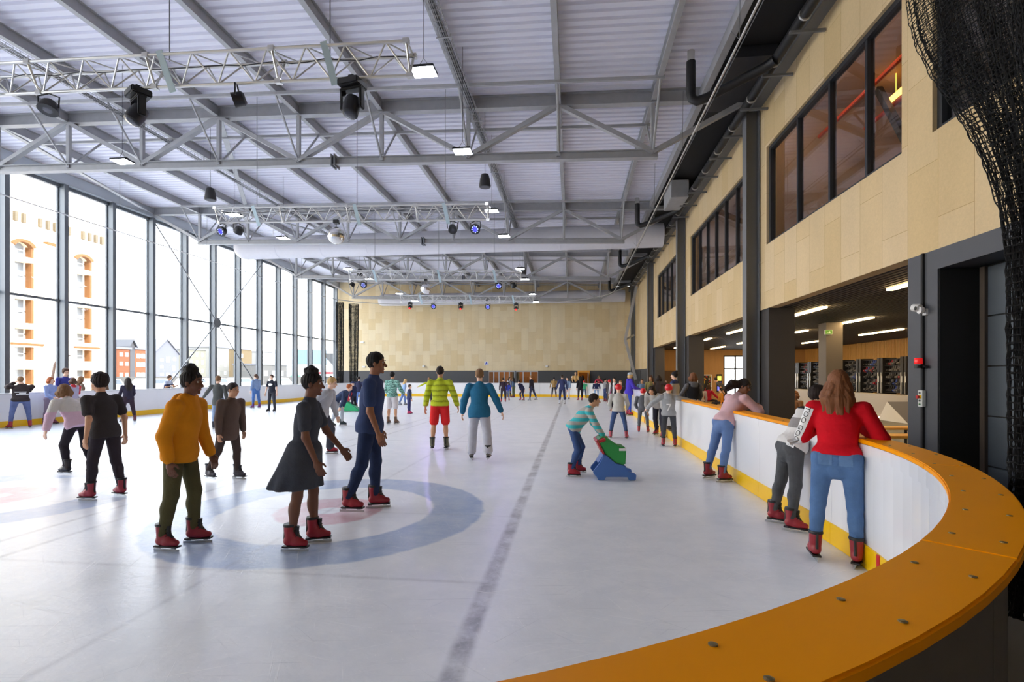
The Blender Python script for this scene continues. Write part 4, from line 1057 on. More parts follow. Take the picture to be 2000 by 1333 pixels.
zr = PX(592, 684, -135).z; b = MB(); b.lathe([(13, 0), (15, zr * .35), (15.5, zr * .45), (13.4, zr * .5), (13.4, zr), (12, zr + .4)], 36); b.build('drum', mat('white_drum', (170, 170, 169), .6), t, True)
b = MB(); b.lathe([(13.5, zr * .55), (13.5, zr * .98)], 36)
b.v = b.v; bl = MB(); pts = [(13.55 * math.cos(R(a_)), 13.55 * math.sin(R(a_))) for a_ in range(-75, 0, 7)]; n_ = len(pts)
bl.add([(x, y, zr * .5) for x, y in pts] + [(x, y, zr * .97) for x, y in pts] + [(x * 1.01, y * 1.01, zr * .5) for x, y in pts] + [(x * 1.01, y * 1.01, zr * .97) for x, y in pts],
       [(i, i + 1, n_ + i + 1, n_ + i) for i in range(n_ - 1)] + [(2 * n_ + i, 2 * n_ + i + 1, 3 * n_ + i + 1, 3 * n_ + i) for i in range(n_ - 1)]); bl.build('blue_panel', mat('hall_blue', (73, 93, 115), .5), t)
p = PX(577, 738, -70); b = MB(); b.ball((p.x, p.y, p.z - .4), 1.7, 14, (1, 1, .75)); b.box(p.x - .9, p.y - .9, -.12, p.x + .9, p.y + .9, .3); tag(b.build('recycling_dome', mat('green_dome', (24, 80, 51), .5), smooth=True), 'green dome shaped recycling container on the quay', 'container')
t = thing('parasol_canopy', 'red and white canopy on posts by the quay', 'canopy', (PX(641, 735, -60).x, PX(641, 735, -60).y, -.12))
b = MB(); b.prism([(-2.2, 2.2), (2.2, 2.2), (1.9, 2.75), (-1.9, 2.75)], lambda u, v, w: (w, u, v), -1.5, 1.5); b.build('canopy', mat('canopy_red', (103, 16, 21), .6), t)
for s_ in (-2, 2):
    b = MB(); b.box(-.06, s_ - .06, 0, .06, s_ + .06, 2.2); b.build('post', WHITE, t)
a_ = PX(226, 735, -60).y; c_ = PX(690, 735, -60).y
b = MB(); b.box(-60.6, a_, -.12, -60, c_, 1.5); tag(b.build('quay_wall', mat('quay_stone', (71, 68, 64), .8, noise=.12, nscale=.5)), 'long grey quay wall running across in front of the houses', 'wall')
for k, px in enumerate((205, 300, 378, 422, 470, 548)):
    p = PX(px, 750, -42); c = (226, 224, 220) if k % 2 else (205, 208, 214)
    t = thing('parked_car', ['pale car outside by the first', 'silver car outside by the second', 'white car outside by the third', 'pale van outside by the fourth', 'light car outside by the fifth', 'white van outside by the sixth'][k] + ' gap between mullions', 'car', (p.x, p.y, -.12))
    b = MB(); b.prism([(-2.1, .3), (2.1, .3), (2.15, .8), (1.2, .95), (.7, 1.45), (-1.3, 1.5), (-1.9, .95), (-2.15, .8)], lambda u, v, w: (w, u, v), -.85, .85); b.build('body', mat('car_paint_%d' % c[0], c, .25, coat=.5), t, bevel=.04)
    b = MB(); b.prism([(.95, .98), (.62, 1.38), (-1.2, 1.42), (-1.55, .98)], lambda u, v, w: (w, u, v), -.86, .86); b.build('windows', mat('car_glass', (70, 78, 86), .1), t)
    for yy in (-1.3, 1.3):
        for s_ in (-.8, .8):
            q = MB(); q.lathe([(.32, -.1), (.32, .1)], 16, (s_, yy, .32), Matrix.Rotation(PI / 2, 3, 'Y')); q.build('wheel', BLACK, t)
t = thing('sun_sail_mast', 'slanting dark canopy with stays beyond the far panes', 'canopy', (PX(655, 735, -80).x, PX(655, 735, -80).y, -.12))
p0, p1, p2 = PX(640, 690, -80), PX(668, 722, -80), PX(668, 712, -80)
b = MB(); b.prism([(p0.y - t.location.y, p0.z), (p1.y - t.location.y, p1.z), (p2.y - t.location.y, p2.z + .6)], lambda u, v, w: (w, u, v), -2, 2); b.build('sail', mat('dark_sail', (61, 61, 61), .6), t)
b = MB(); b.tube([(0, p1.y - t.location.y, 0), (0, p1.y - t.location.y, p2.z + 1)], .15, 8); b.build('mast', STEEL_D, t)
# ================================================================== people: bodies and clothes grown from blended distance fields
class SDF:
    """Rounded cones, ellipsoids and cuts blended into one skin; only the part of the grid near each piece is touched."""
    def __init__(s, vox): s.vox = vox; s.ops = []
    def cone(s, a, b, ra, rb=None, k=0.02): s.ops.append(('c', np.array(a, float), np.array(b, float), ra, ra if rb is None else rb, k)); return s
    def ell(s, c, r, M=None, k=0.02): s.ops.append(('e', np.array(c, float), np.array(r, float), np.eye(3) if M is None else np.array(M, float), k)); return s
    def cut(s, p, n): n = np.array(n, float); s.ops.append(('p', np.array(p, float), n / np.linalg.norm(n))); return s
    def sub(s, c, r, M=None, k=0.01): s.ops.append(('s', np.array(c, float), np.array(r, float), np.eye(3) if M is None else np.array(M, float), k)); return s
    def bounds(s):
        lo = np.full(3, 9e9); hi = -lo
        for o in s.ops:
            if o[0] == 'c':
                for p, r in ((o[1], o[3]), (o[2], o[4])): lo = np.minimum(lo, p - r); hi = np.maximum(hi, p + r)
            elif o[0] == 'e':
                r = o[2].max(); lo = np.minimum(lo, o[1] - r); hi = np.maximum(hi, o[1] + r)
        m = s.vox * 2.5 + .02
        return lo - m, hi + m
    def mesh(s):
        v = s.vox; lo, hi = s.bounds(); n = np.ceil((hi - lo) / v).astype(int) + 1
        ax = [lo[i] + v * np.arange(n[i]) for i in range(3)]
        D = np.full(n, 0.5, np.float32)
        def region(a, b):
            i0 = np.maximum(0, np.floor((a - lo) / v).astype(int)); i1 = np.minimum(n, np.ceil((b - lo) / v).astype(int) + 1)
            if (i1 <= i0).any(): return None
            return tuple(slice(i0[i], i1[i]) for i in range(3))
        for o in s.ops:
            if o[0] == 'c':
                _, a, b, ra, rb, k = o; m = max(ra, rb) + k + 3 * v
                sl = region(np.minimum(a, b) - m, np.maximum(a, b) + m)
                if sl is None: continue
                X = ax[0][sl[0]][:, None, None] - a[0]; Y = ax[1][sl[1]][None, :, None] - a[1]; Z = ax[2][sl[2]][None, None, :] - a[2]
                d = b - a; L2 = max(1e-9, float(d @ d))
                h = np.clip((X * d[0] + Y * d[1] + Z * d[2]) / L2, 0, 1)
                dist = np.sqrt((X - h * d[0]) ** 2 + (Y - h * d[1]) ** 2 + (Z - h * d[2]) ** 2) - (ra + (rb - ra) * h)
            elif o[0] in 'es':
                _, c, r, M, k = o; m = r.max() + k + 3 * v; sl = region(c - m, c + m)
                if sl is None: continue
                X = ax[0][sl[0]][:, None, None] - c[0]; Y = ax[1][sl[1]][None, :, None] - c[1]; Z = ax[2][sl[2]][None, None, :] - c[2]
                q = [X * M[0, i] + Y * M[1, i] + Z * M[2, i] for i in range(3)]
                k0 = np.sqrt((q[0] / r[0]) ** 2 + (q[1] / r[1]) ** 2 + (q[2] / r[2]) ** 2)
                k1 = np.sqrt((q[0] / r[0] ** 2) ** 2 + (q[1] / r[1] ** 2) ** 2 + (q[2] / r[2] ** 2) ** 2) + 1e-6
                dist = k0 * (k0 - 1) / k1
            else:
                _, p, nn = o
                X = ax[0][:, None, None]; Y = ax[1][None, :, None]; Z = ax[2][None, None, :]
                dist = (X - p[0]) * nn[0] + (Y - p[1]) * nn[1] + (Z - p[2]) * nn[2]
                np.maximum(D, dist.astype(np.float32), out=D); continue
            cur = D[sl]; k = max(k, 1e-4)
            if o[0] == 's':
                h = np.clip(.5 - .5 * (cur + dist) / k, 0, 1); D[sl] = cur + (-dist - cur) * h + k * h * (1 - h)
            else:
                h = np.clip(.5 + .5 * (cur - dist) / k, 0, 1); D[sl] = cur + (dist - cur) * h - k * h * (1 - h)
        ins = D < 0
        cnt = np.zeros(n - 1, np.int8); cs = [(i, j, k) for i in (0, 1) for j in (0, 1) for k in (0, 1)]
        for i, j, k in cs: cnt += ins[i:n[0] - 1 + i, j:n[1] - 1 + j, k:n[2] - 1 + k]
        act = np.argwhere((cnt > 0) & (cnt < 8))
        if len(act) == 0: return [], []
        idx = np.full(n - 1, -1, np.int64); idx[act[:, 0], act[:, 1], act[:, 2]] = np.arange(len(act))
        cv = {c: D[act[:, 0] + c[0], act[:, 1] + c[1], act[:, 2] + c[2]] for c in cs}
        acc = np.zeros((len(act), 3)); num = np.zeros(len(act))
        for c in cs:
            for axis in range(3):
                if c[axis]: continue
                e = list(c); e[axis] = 1; e = tuple(e); a_, b_ = cv[c], cv[e]; m_ = (a_ < 0) != (b_ < 0)
                if not m_.any(): continue
                t = a_[m_] / (a_[m_] - b_[m_]); p = np.tile(np.array(c, float), (m_.sum(), 1)); p[:, axis] = t
                acc[m_] += p; num[m_] += 1
        V = lo + v * (act + acc / num[:, None])
        F = []
        for axis in range(3):
            u, w = [(1, 2), (2, 0), (0, 1)][axis]
            a_ = ins; s0 = [slice(None)] * 3; s1 = [slice(None)] * 3; s0[axis] = slice(0, -1); s1[axis] = slice(1, None)
            x = a_[tuple(s0)] != a_[tuple(s1)]; E = np.argwhere(x)
            E = E[(E[:, u] > 0) & (E[:, w] > 0) & (E[:, u] < n[u] - 1) & (E[:, w] < n[w] - 1)]
            if len(E) == 0: continue
            fl = a_[tuple(s0)][E[:, 0], E[:, 1], E[:, 2]]
            q = []
            for du, dw in ((-1, -1), (0, -1), (0, 0), (-1, 0)):
                c = E.copy(); c[:, u] += du; c[:, w] += dw; q.append(idx[c[:, 0], c[:, 1], c[:, 2]])
            q = np.stack(q, 1); q[~fl] = q[~fl][:, ::-1]; F.append(q)
        F = np.concatenate(F); F = F[(F >= 0).all(1)]
        return V, F
    def build(s, name, m, parent, fuzz=0.0):
        V, F = s.mesh()
        if fuzz and len(V):
            c = V.mean(0); d = V - c; r = np.linalg.norm(d, axis=1, keepdims=True) + 1e-6; an = np.arctan2(d[:, 0], d[:, 1])
            w_ = np.sin(an * 17 + V[:, 2] * 14) * .6 + np.sin(an * 31 - V[:, 2] * 25 + 1) * .5 + np.sin(V[:, 0] * 90 + V[:, 1] * 70 + V[:, 2] * 40) * .5
            V = V + d / r * (w_ * fuzz)[:, None]
        me = bpy.data.meshes.new(name)
        if len(F):
            me.vertices.add(len(V)); me.vertices.foreach_set('co', np.asarray(V, np.float32).ravel())
            me.loops.add(len(F) * 4); me.loops.foreach_set('vertex_index', F.astype(np.int32).ravel())
            me.polygons.add(len(F)); me.polygons.foreach_set('loop_start', np.arange(0, len(F) * 4, 4, dtype=np.int32))
            me.polygons.foreach_set('use_smooth', np.ones(len(F), bool))
            me.update(calc_edges=True); me.validate()
        me.materials.append(m)
        o = bpy.data.objects.new(name, me); col.objects.link(o); o.parent = parent
        return o

def rotx(a): c, s = math.cos(a), math.sin(a); return np.array([[1, 0, 0], [0, c, -s], [0, s, c]])
def roty(a): c, s = math.cos(a), math.sin(a); return np.array([[c, 0, s], [0, 1, 0], [-s, 0, c]])
def rotz(a): c, s = math.cos(a), math.sin(a); return np.array([[c, -s, 0], [s, c, 0], [0, 0, 1]])
def unit(v): v = np.asarray(v, float); return v / (np.linalg.norm(v) + 1e-9)
def swing(fwd, out, side):
    """A limb direction: hanging down, swung forward and outward by degrees."""
    return np.array([side * math.sin(R(out)) * math.cos(R(fwd)), math.sin(R(fwd)), -math.cos(R(fwd)) * math.cos(R(out))])
def ik(a, t, l1, l2, pole):
    d = t - a; L = np.linalg.norm(d); L = min(max(L, .05), (l1 + l2) * .995); u = unit(d)
    x = (l1 * l1 - l2 * l2 + L * L) / (2 * L); h = math.sqrt(max(0, l1 * l1 - x * x))
    p = np.asarray(pole, float); p = unit(p - u * (p @ u)); return a + u * x + p * h, a + u * L

SKINS = {'light': (232, 190, 164), 'tan': (206, 156, 122), 'brown': (148, 100, 74), 'dark': (112, 74, 58)}
HAIRS = {'brown': (84, 58, 42), 'dark': (42, 32, 28), 'black': (28, 24, 24), 'blond': (206, 170, 112), 'ginger': (172, 92, 48), 'lightbrown': (136, 100, 66), 'auburn': (126, 80, 50)}
def hairmat(c): return mat('hair_' + c, HAIRS[c], .6, spec=.3, noise=.35, nscale=6, stretch=(12, 12, 1.2), bump=.4, bscale=14)
def skinmat(c): return mat('skin_' + c, SKINS[c], .55, spec=.35, noise=.05, nscale=6)
NPEOPLE = 0
def person(label, pos, face, H, vox=None, w=1.0, lean=0, slean=0, crouch=0, hyaw=0, hpitch=0, LL=(0, 4, 0), RL=(0, 4, 0), LA=('f', 4, 8, 14, 4), RA=('f', 4, 8, 14, 4),
           top=('long', (80, 80, 80)), bottom=('trousers', (50, 55, 70)), hair=('short', 'brown'), skin='light', hat=None, shoes=(150, 36, 48), group=None,
           hood=False, baggy=.0, fem=False, seat=None, toe=(8, 8), twist=0, z0=0.0, curl=35, belly=0.0, footpitch=(0, 0), over=None, glasses=False):
    """H is the standing height with skates. Local frame: +y the way the person faces, +x to their right, z up from the ice."""
    global NPEOPLE
    NPEOPLE += 1
    px, py = pos[0], pos[1]; dist = math.hypot(px, py)
    if vox is None: vox = 0.010 if dist < 9 else (0.013 if dist < 15 else (0.017 if dist < 25 else 0.021))
    near = vox <= 0.0131
    root = thing('person', label, 'person', (px, py, z0), R(face), group)
    h = H / 1.037; s = h / 1.7; hs = .70 * s + .30 * (1 if s < 1 else s)          # children have larger heads for their height
    bw = w * (.55 + .45 * s) / s if s < 1 else w
    W = lambda r: r * s * (.5 + .5 * bw)
    hipz = .557 * h - crouch * h; hipx = .053 * h * bw * (1.08 if fem else 1)
    T = rotx(R(-lean)) @ roty(R(slean)); U = T @ np.array([0, 0, 1.]); Fw = T @ np.array([0, 1., 0]); Rt = T @ np.array([1., 0, 0])
    TW = T @ rotz(R(twist)); Rs = TW @ np.array([1., 0, 0]); Fs = TW @ np.array([0, 1., 0])
    pel = np.array([0, 0, hipz]); sho = pel + U * .292 * h
    shw = (.106 if fem else .118) * h * bw
    # legs
    legs = []
    for side, (fw_, ou, kn), tt, fp in ((-1, LL, toe[0], footpitch[0]), (1, RL, toe[1], footpitch[1])):
        hip = pel + np.array([side * hipx, 0, 0]); th = swing(fw_, ou, side); knee = hip + th * .243 * h
        sh_ = swing(fw_ - kn, ou * .6, side); ank = knee + sh_ * .232 * h
        fd = np.array([side * math.sin(R(tt)), math.cos(R(tt)) * math.cos(R(fp)), math.sin(R(fp))])
        legs.append([hip, knee, ank, unit(fd), side])
    low = min(l[2][2] for l in legs); dz = .130 * s - low if seat is None else seat - pel[2]
    for l in legs:
        for i in range(3): l[i] = l[i] + np.array([0, 0, dz])
    pel[2] += dz; sho = sho + np.array([0, 0, dz])
    # arms
    arms = []
    for side, A in ((-1, LA), (1, RA)):
        a0 = sho + Rs * side * shw * .97 + U * -.026 * h
        l1, l2 = .168 * h, .145 * h
        if A[0] == 'f':
            e = a0 + TW @ swing(A[1], A[2], side) * l1; wr = e + TW @ swing(A[3], A[4], side) * l2
        else:
            e, wr = ik(a0, np.array(A[1:4], float), l1, l2, A[4] if len(A) > 4 else Rs * side * .6 - Fs * .5 - U * .5)
        arms.append([a0, e, wr, side])
    # head
    Hm = T @ rotz(R(twist)) @ rotx(R(lean * .55)) @ rotz(R(-hyaw)) @ rotx(R(-hpitch))
    neck = sho + U * .03 * h; hc = sho + U * (.062 * h) + Hm @ (np.array([0, .018, .082]) * hs) + U * .0
    hp = lambda x, y, z: hc + Hm @ (np.array([x, y, z]) * hs)
    # ---- body, one continuous skin
    b = SDF(vox)
    ch = sho - U * .10 * h; wa = pel + U * .115 * h
    b.ell(ch, (W(.140), W(.098), .16 * s), TW, .03); b.ell(wa, (W(.118) * (1 + belly), W(.09) * (1 + belly), .13 * s), T, .04); b.ell(pel + U * .01 * h, (W(.150), W(.105), .11 * s), T, .03)
    b.cone(arms[0][0], arms[1][0], .042 * s, None, .03)
    b.cone(sho + U * .0, hp(0, -.012, -.05), .054 * hs, .050 * hs, .02)
    b.ell(hp(0, -.008, .022), (.072 * hs, .090 * hs, .092 * hs), Hm, .02); b.ell(hp(0, .028, -.052), (.052 * hs, .055 * hs, .058 * hs), Hm, .03)
    if near:
        b.cone(hp(0, .082, .008), hp(0, .103, -.030), .009 * hs, .015 * hs, .012)
        for q in (-1, 1):
            b.sub(hp(q * .031, .098, .010), (.018 * hs, .016 * hs, .011 * hs), Hm, .012); b.ell(hp(q * .072, -.004, -.012), (.010 * hs, .020 * hs, .030 * hs), Hm, .008)
            b.ell(hp(q * .04, .055, -.03), (.026 * hs, .024 * hs, .024 * hs), Hm, .02)
        b.ell(hp(0, .072, -.068), (.024 * hs, .014 * hs, .010 * hs), Hm, .01); b.ell(hp(0, .070, -.098), (.020 * hs, .016 * hs, .015 * hs), Hm, .012)
    for hip, knee, ank, fd, side in legs:
        b.cone(hip, knee, .078 * s * (.6 + .4 * w), .050 * s, .03); b.cone(knee, ank, .048 * s, .036 * s, .02)
        mid = knee * .68 + ank * .32 - np.array([0, .018 * s, 0]); b.ell(mid, (.046 * s, .046 * s, .09 * s), None, .03)
        b.cone(ank, ank + fd * .12 * s - np.array([0, 0, .05 * s]), .034 * s, .026 * s, .02)
    for a0, e, wr, side in arms:
        b.cone(a0, e, .045 * s, .036 * s, .02); b.cone(e, wr, .037 * s, .025 * s, .02)
        f = unit(wr - e); inw = -Rs * side; n_ = unit(inw - f * (inw @ f)); l_ = np.cross(n_, f); l_ = l_ if (l_ @ Fs) > 0 else -l_
        Mh = np.stack([l_, f, n_], 1); pc = wr + f * .045 * s
        b.ell(pc, (.040 * s, .050 * s, .018 * s), Mh, .01)
        if vox <= .0175:
            for i, (o_, ln) in enumerate(((-.03, .058), (-.0105, .072), (.010, .078), (.030, .070))):
                base = wr + f * .085 * s + l_ * o_ * s; c1 = R(curl * .5 + i * 2); c2 = R(curl + i * 3)
                m1 = base + (f * math.cos(c1) + n_ * math.sin(c1)) * ln * .5 * s; m2 = m1 + (f * math.cos(c2) + n_ * math.sin(c2)) * ln * .5 * s
                b.cone(base, m1, .0095 * s + vox * .12, None, .003); b.cone(m1, m2, .009 * s + vox * .12, .0075 * s + vox * .12, .003)
            tb = wr + f * .03 * s + l_ * .034 * s; t1 = tb + unit(f * .7 + l_ * .6 + n_ * .4) * .036 * s; b.cone(tb, t1, .012 * s + vox * .1, .010 * s + vox * .1, .006); b.cone(t1, t1 + unit(f + n_ * .5) * .028 * s, .010 * s + vox * .1, .008 * s + vox * .1, .003)
        else:
            b.cone(pc, wr + f * .15 * s + n_ * .03 * s, .03 * s, .018 * s, .02)
    b.build('body', skinmat(skin), root)
    if near:
        for q in (-1, 1):
            e_ = MB(); e_.ball((0, 0, 0), .0105 * hs, 10); me_o = e_.build('eye', mat('eye_white', (176, 166, 158), .3), root, True, loc=Vector(hp(q * .031, .0755, .009)))
            i_ = MB(); i_.ball((0, 0, 0), .0065 * hs, 8); i_.build('iris', mat('dark_iris', (50, 36, 28), .2), me_o, True, loc=Vector(Hm @ np.array([0, .0062 * hs, 0])))
            q_ = MB(); q_.tube([hp(q * .016, .092, .030), hp(q * .03, .092, .036), hp(q * .046, .082, .030)], .0035 * hs, 5); q_.build('eyebrow', hairmat(hair[1]) if hair else BLACK, root)
        l_ = MB(); l_.tube([hp(-.022, .079, -.068), hp(-.008, .087, -.064), hp(.008, .087, -.064), hp(.022, .079, -.068)], .005 * hs, 6); l_.build('lips', mat('lips', (182, 104, 96), .4), root, True)
    gm = lambda c, f_=cloth: c if not isinstance(c, tuple) else f_(c)
    # ---- lower garment
    kind, bc = bottom[0], bottom[1]
    t = .011 * s + vox * .25
    if kind in ('trousers', 'jeans', 'loose', 'leggings', 'shorts'):
        if kind == 'loose': t += .018 * s
        g = SDF(vox); g.ell(pel + U * .012 * h, (W(.152) + t, W(.11) + t, .115 * s), T, .03)
        if fem: 
            g.ell(pel - U * .055 * h, (W(.10) + t, W(.085) + t, .10 * s), T, .04)
            for l in legs: g.ell(l[0] + np.array([0, -.045 * s, .0]), (.082 * s * w, .082 * s * w, .085 * s), None, .03)
        for hip, knee, ank, fd, side in legs:
            if kind == 'shorts':
                g.cone(hip, hip * .15 + knee * .85, .084 * s * (.6 + .4 * w) + t * 1.2, .072 * s + t * 1.6, .03)
            else:
                g.cone(hip, knee, .080 * s * (.6 + .4 * w) + t, .052 * s + t, .03); g.ell(knee * .68 + ank * .32 - np.array([0, .018 * s, 0]), (.046 * s + t, .046 * s + t, .09 * s), None, .03)
                g.cone(knee, ank + np.array([0, 0, .03 * s]), .050 * s + t, (.038 if kind != 'loose' else .055) * s + t, .02)
        g.cut(pel + U * .125 * h, U)
        if kind == 'shorts':
            for l in legs: g.cut(l[0] * .05 + l[1] * .95, unit(l[1] - l[0])) if False else None
        o = g.build(kind if kind != 'loose' else 'trousers', gm(bc, denim if kind == 'jeans' else cloth), root)
    elif kind == 'skirt':
        g = SDF(vox); g.ell(pel + U * .02 * h, (W(.152) + t, W(.112) + t, .12 * s), T, .03)
        kz = min(l[1][2] for l in legs) + .08 * s
        for a_ in range(10):
            an = 2 * PI * a_ / 10; e_ = np.array([math.sin(an) * .22 * s, math.cos(an) * .20 * s + bottom[2] * s, 0]); e_[2] = kz
            g.cone(pel + np.array([math.sin(an) * .07 * s, math.cos(an) * .05 * s, .02 * s]), e_, .105 * s, .07 * s, .05)
        g.cut((0, 0, kz), (0, 0, -1)); g.cut(pel + U * .13 * h, U); g.build('skirt', gm(bc), root)
    # ---- upper garment
    kind, tcol = top[0], top[1]
    th_ = (.024 if bottom[0] == 'loose' else .006) * s; t = (.016 + baggy) * s + vox * .25; hem = top[2] if len(top) > 2 else .035
    g = SDF(vox)
    g.ell(ch, (W(.142) + t, W(.102) + t, .165 * s), TW, .03); g.ell(wa, (W(.124) * (1 + belly) + t, W(.094) * (1 + belly) + t, .15 * s), T, .05)
    g.cone(pel + U * .05 * h, pel - U * (hem - .02) * h, W(.122) + t, W(.128) + t, .05) if False else g.ell(pel + U * (.02 - hem * .5) * h, (W(.153) + t * 1.1 + th_, W(.112) + t * 1.1 + th_, (.085 + hem * .9) * h * .9), T, .05)
    g.cone(arms[0][0], arms[1][0], .044 * s + t * .5, None, .03); g.cone(sho - U * .03 * h, sho + U * .018 * h, .085 * s, .060 * s, .05)
    if fem:
        for q in (-1, 1): g.ell(ch + Fs * .075 * s + Rs * q * .06 * s - U * .01 * s, (.062 * s, .05 * s, .06 * s), TW, .04)
    if hood: g.ell(sho - Fs * .085 * s - U * .01 * h, (.105 * s, .05 * s, .085 * s), TW, .03); g.cone(sho - Rs * .07 * s + U * .018 * h, sho + Rs * .07 * s + U * .018 * h, .05 * s, None, .03)
    for a0, e, wr, side in arms:
        if kind == 'long': g.cone(a0, e, .046 * s + t * .75, .038 * s + t * .8, .03); g.cone(e, e * .12 + wr * .88, .039 * s + t * .8, .027 * s + t * .75, .02)
        elif kind == 'short': g.cone(a0, a0 * .35 + e * .65, .046 * s + t * .7, .043 * s + t * .8, .03)
    g.cut(pel - U * hem * h, -U)
    g.sub(sho + U * .075 * h + Fs * .01, (.075 * s, .075 * s, .06 * s), T, .012) if not hood else None
    go = g.build(top[3] if len(top) > 3 else ('sweater' if kind == 'long' else 't_shirt'), gm(tcol), root)
    # ---- open jacket or vest panel over the top
    if over:
        g = SDF(vox); t2 = t + .014 * s
        g.ell(ch, (W(.142) + t2, W(.102) + t2, .165 * s), TW, .03); g.ell(wa, (W(.124) + t2, W(.094) + t2, .15 * s), T, .05); g.ell(pel + U * .01 * h, (W(.153) + t2, W(.112) + t2, .10 * h * .9), T, .05)
        g.cone(arms[0][0], arms[1][0], .046 * s + t2 * .5, None, .03)
        g.cut(pel - U * .02 * h, -U); g.cut(sho + U * .03 * h, U); g.sub(ch + Fs * .16 * s - U * .08 * s, (.05 * s, .12 * s, .34 * s), TW, .01); g.build('vest', gm(over), root)
    # ---- skates
    for hip, knee, ank, fd, side in legs:
        up = unit(ank - knee) * -1; up = unit(np.array([0, 0, 1.]) * .75 + up * .25)
        zf = unit(np.cross(np.cross(fd, up), fd)); k_ = s * (.78 + .22 / max(s, .55)) if s < 1 else s
        f3 = lambda y, z, x=0.0: ank + fd * y * k_ + zf * z * k_ + np.cross(fd, zf) * x * k_
        g = SDF(min(vox, .014)); g.cone(f3(-.012, .095), f3(-.01, .0), .053 * k_, .047 * k_, .02); g.cone(f3(-.02, -.035), f3(.05, -.040), .040 * k_, .043 * k_, .02); g.cone(f3(.05, -.040), f3(.135, -.050), .043 * k_, .030 * k_, .02)
        g.cone(f3(0, .03), f3(.07, -.02), .040 * k_, .036 * k_, .02); g.ell(f3(-.035, -.035), (.036 * k_,) * 3, None, .02)
        g.cut(f3(0, -.078), -zf); g.cut(f3(0, .125), zf); sk = g.build('ice_skate', mat('skate_%d_%d_%d' % shoes, shoes, .42, noise=.1), root)
        bl = MB(); bl.beam(f3(-.075, -.084), f3(.165, -.084), .068 * k_, .016 * k_, tuple(zf)); bl.build('sole', BLACK, sk)
        bl = MB(); bl.beam(f3(-.10, -.119), f3(.17, -.119), .005, .024 * k_, tuple(zf))
        for y_ in (-.05, .11): bl.beam(f3(y_ - .02, -.099), f3(y_ + .02, -.099), .012 * k_, .026 * k_, tuple(zf))
        bl.build('blade', mat('skate_blade_steel', (196, 198, 200), .25, .8), sk)
        if near:
            q = MB()
            if bottom[0] != 'loose': q.tube([f3(.055, .11), f3(.052, .06), f3(.062, .02), f3(.09, -.012)], [.026 * k_, .024 * k_, .024 * k_, .02 * k_], 8); q.build('tongue', BLACK, sk, True)
            q = MB()
            q.tube([f3(-.063, .115), f3(-.06, .05), f3(-.062, -.02)], [.012 * k_, .012 * k_, .014 * k_], 6); q.build('back_stay', BLACK, sk, True)
            for j in range(4): 
                zz = .09 - j * .03; yy = .058 + (j == 3) * .022 + j * .004
                q = MB(); q.tube([f3(yy - .012, zz, -.035), f3(yy + .018, zz - .006, 0), f3(yy - .012, zz - .014, .035)], .0035 * k_, 5); q.build('lace', mat('black_lace', (20, 20, 20), .8), sk)
            q = MB(); q.lathe([(.058 * k_, .0), (.061 * k_, .012 * k_), (.057 * k_, .024 * k_)], 16, f3(-.012, .108)); q.build('cuff', BLACK, sk, True)
    # ---- hair and hats
    if hair:
        st, hcol = hair; g = SDF(vox); hm = hairmat(hcol)
        th = {'short': .006, 'topknot': .006, 'pony': .008, 'bun': .008}.get(st, .012)
        g.ell(hp(0, -.014, .026), ((.074 + th) * hs, (.092 + th) * hs, (.093 + th) * hs), Hm, .01)
        if st == 'curly': g.ell(hp(0, -.02, .05), (.092 * hs, .106 * hs, .092 * hs), Hm, .03); [g.ell(hp(.048 * math.cos(a_), -.02 + .055 * math.sin(a_), .095), (.042 * hs,) * 3, None, .015) for a_ in (0, 1.05, 2.1, 3.14, 4.2, 5.2)]; g.ell(hp(0, -.02, .118), (.045 * hs,) * 3, None, .02)
        g.cut(hp(0, .050 if st in ('short', 'topknot', 'curly') else .056, .022), Hm @ np.array([0, .78, -.62])); g.cut(hp(0, 0, -.075), -(Hm @ np.array([0, 0, 1.])))
        if st in ('long', 'bob'):
            drop = {'long': .36, 'bob': .10}[st]
            for x_, y_ in ((-.070, -.025), (-.048, -.07), (0, -.088), (.048, -.07), (.070, -.025), (-.072, .018), (.072, .018)):
                p0 = hp(x_, y_, -.01); dn = np.array([0, 0, -1.]) * drop * hs * (.75 if y_ > 0 else 1) + (U * 0)
                back = -Fs * ((.10 if hood else .065) * s if st == 'long' else .0) + Rs * x_ * .35
                p1 = p0 + unit(dn * .5 + back) * np.linalg.norm(dn) * .45; p2 = p1 + dn * .58
                kk = .018; g.cone(p0, p1, .032 * hs, .036 * hs, kk); g.cone(p1, p2, .036 * hs, .020 * hs, kk); g.cone(p1, p2 * .85 + p1 * .15 + Rs * (.03 if x_ <= 0 else -.03) * hs, .032 * hs, .014 * hs, kk)
        if st == 'bun': g.ell(hp(0, -.07, .115), (.045 * hs,) * 3, None, .015)
        if st == 'pony':
            p0 = hp(0, -.11, .03); g.ell(p0, (.032 * hs,) * 3, None, .01); p1 = p0 + Hm @ np.array([0, -.05, -.06]) * hs; g.cone(p0, p1, .028 * hs, .034 * hs, .015); g.cone(p1, p1 + np.array([0, 0, -.14]) * hs, .034 * hs, .012 * hs, .02)
        if st == 'flying':
            for x_ in (-.05, 0, .05):
                p0 = hp(x_, -.06, .02); p1 = hp(x_ + .10, -.14, -.03); g.cone(p0, p1, .05 * hs, .052 * hs, .03); g.cone(p1, hp(x_ + .19, -.16, -.14), .052 * hs, .03 * hs, .03)
        if st == 'topknot': [g.ell(hp(.03 * math.cos(a_), -.02 + .04 * math.sin(a_), .125), (.034 * hs,) * 3, None, .01) for a_ in (0, 1.26, 2.5, 3.8, 5.0)]; g.ell(hp(0, -.02, .15), (.036 * hs,) * 3, None, .012)
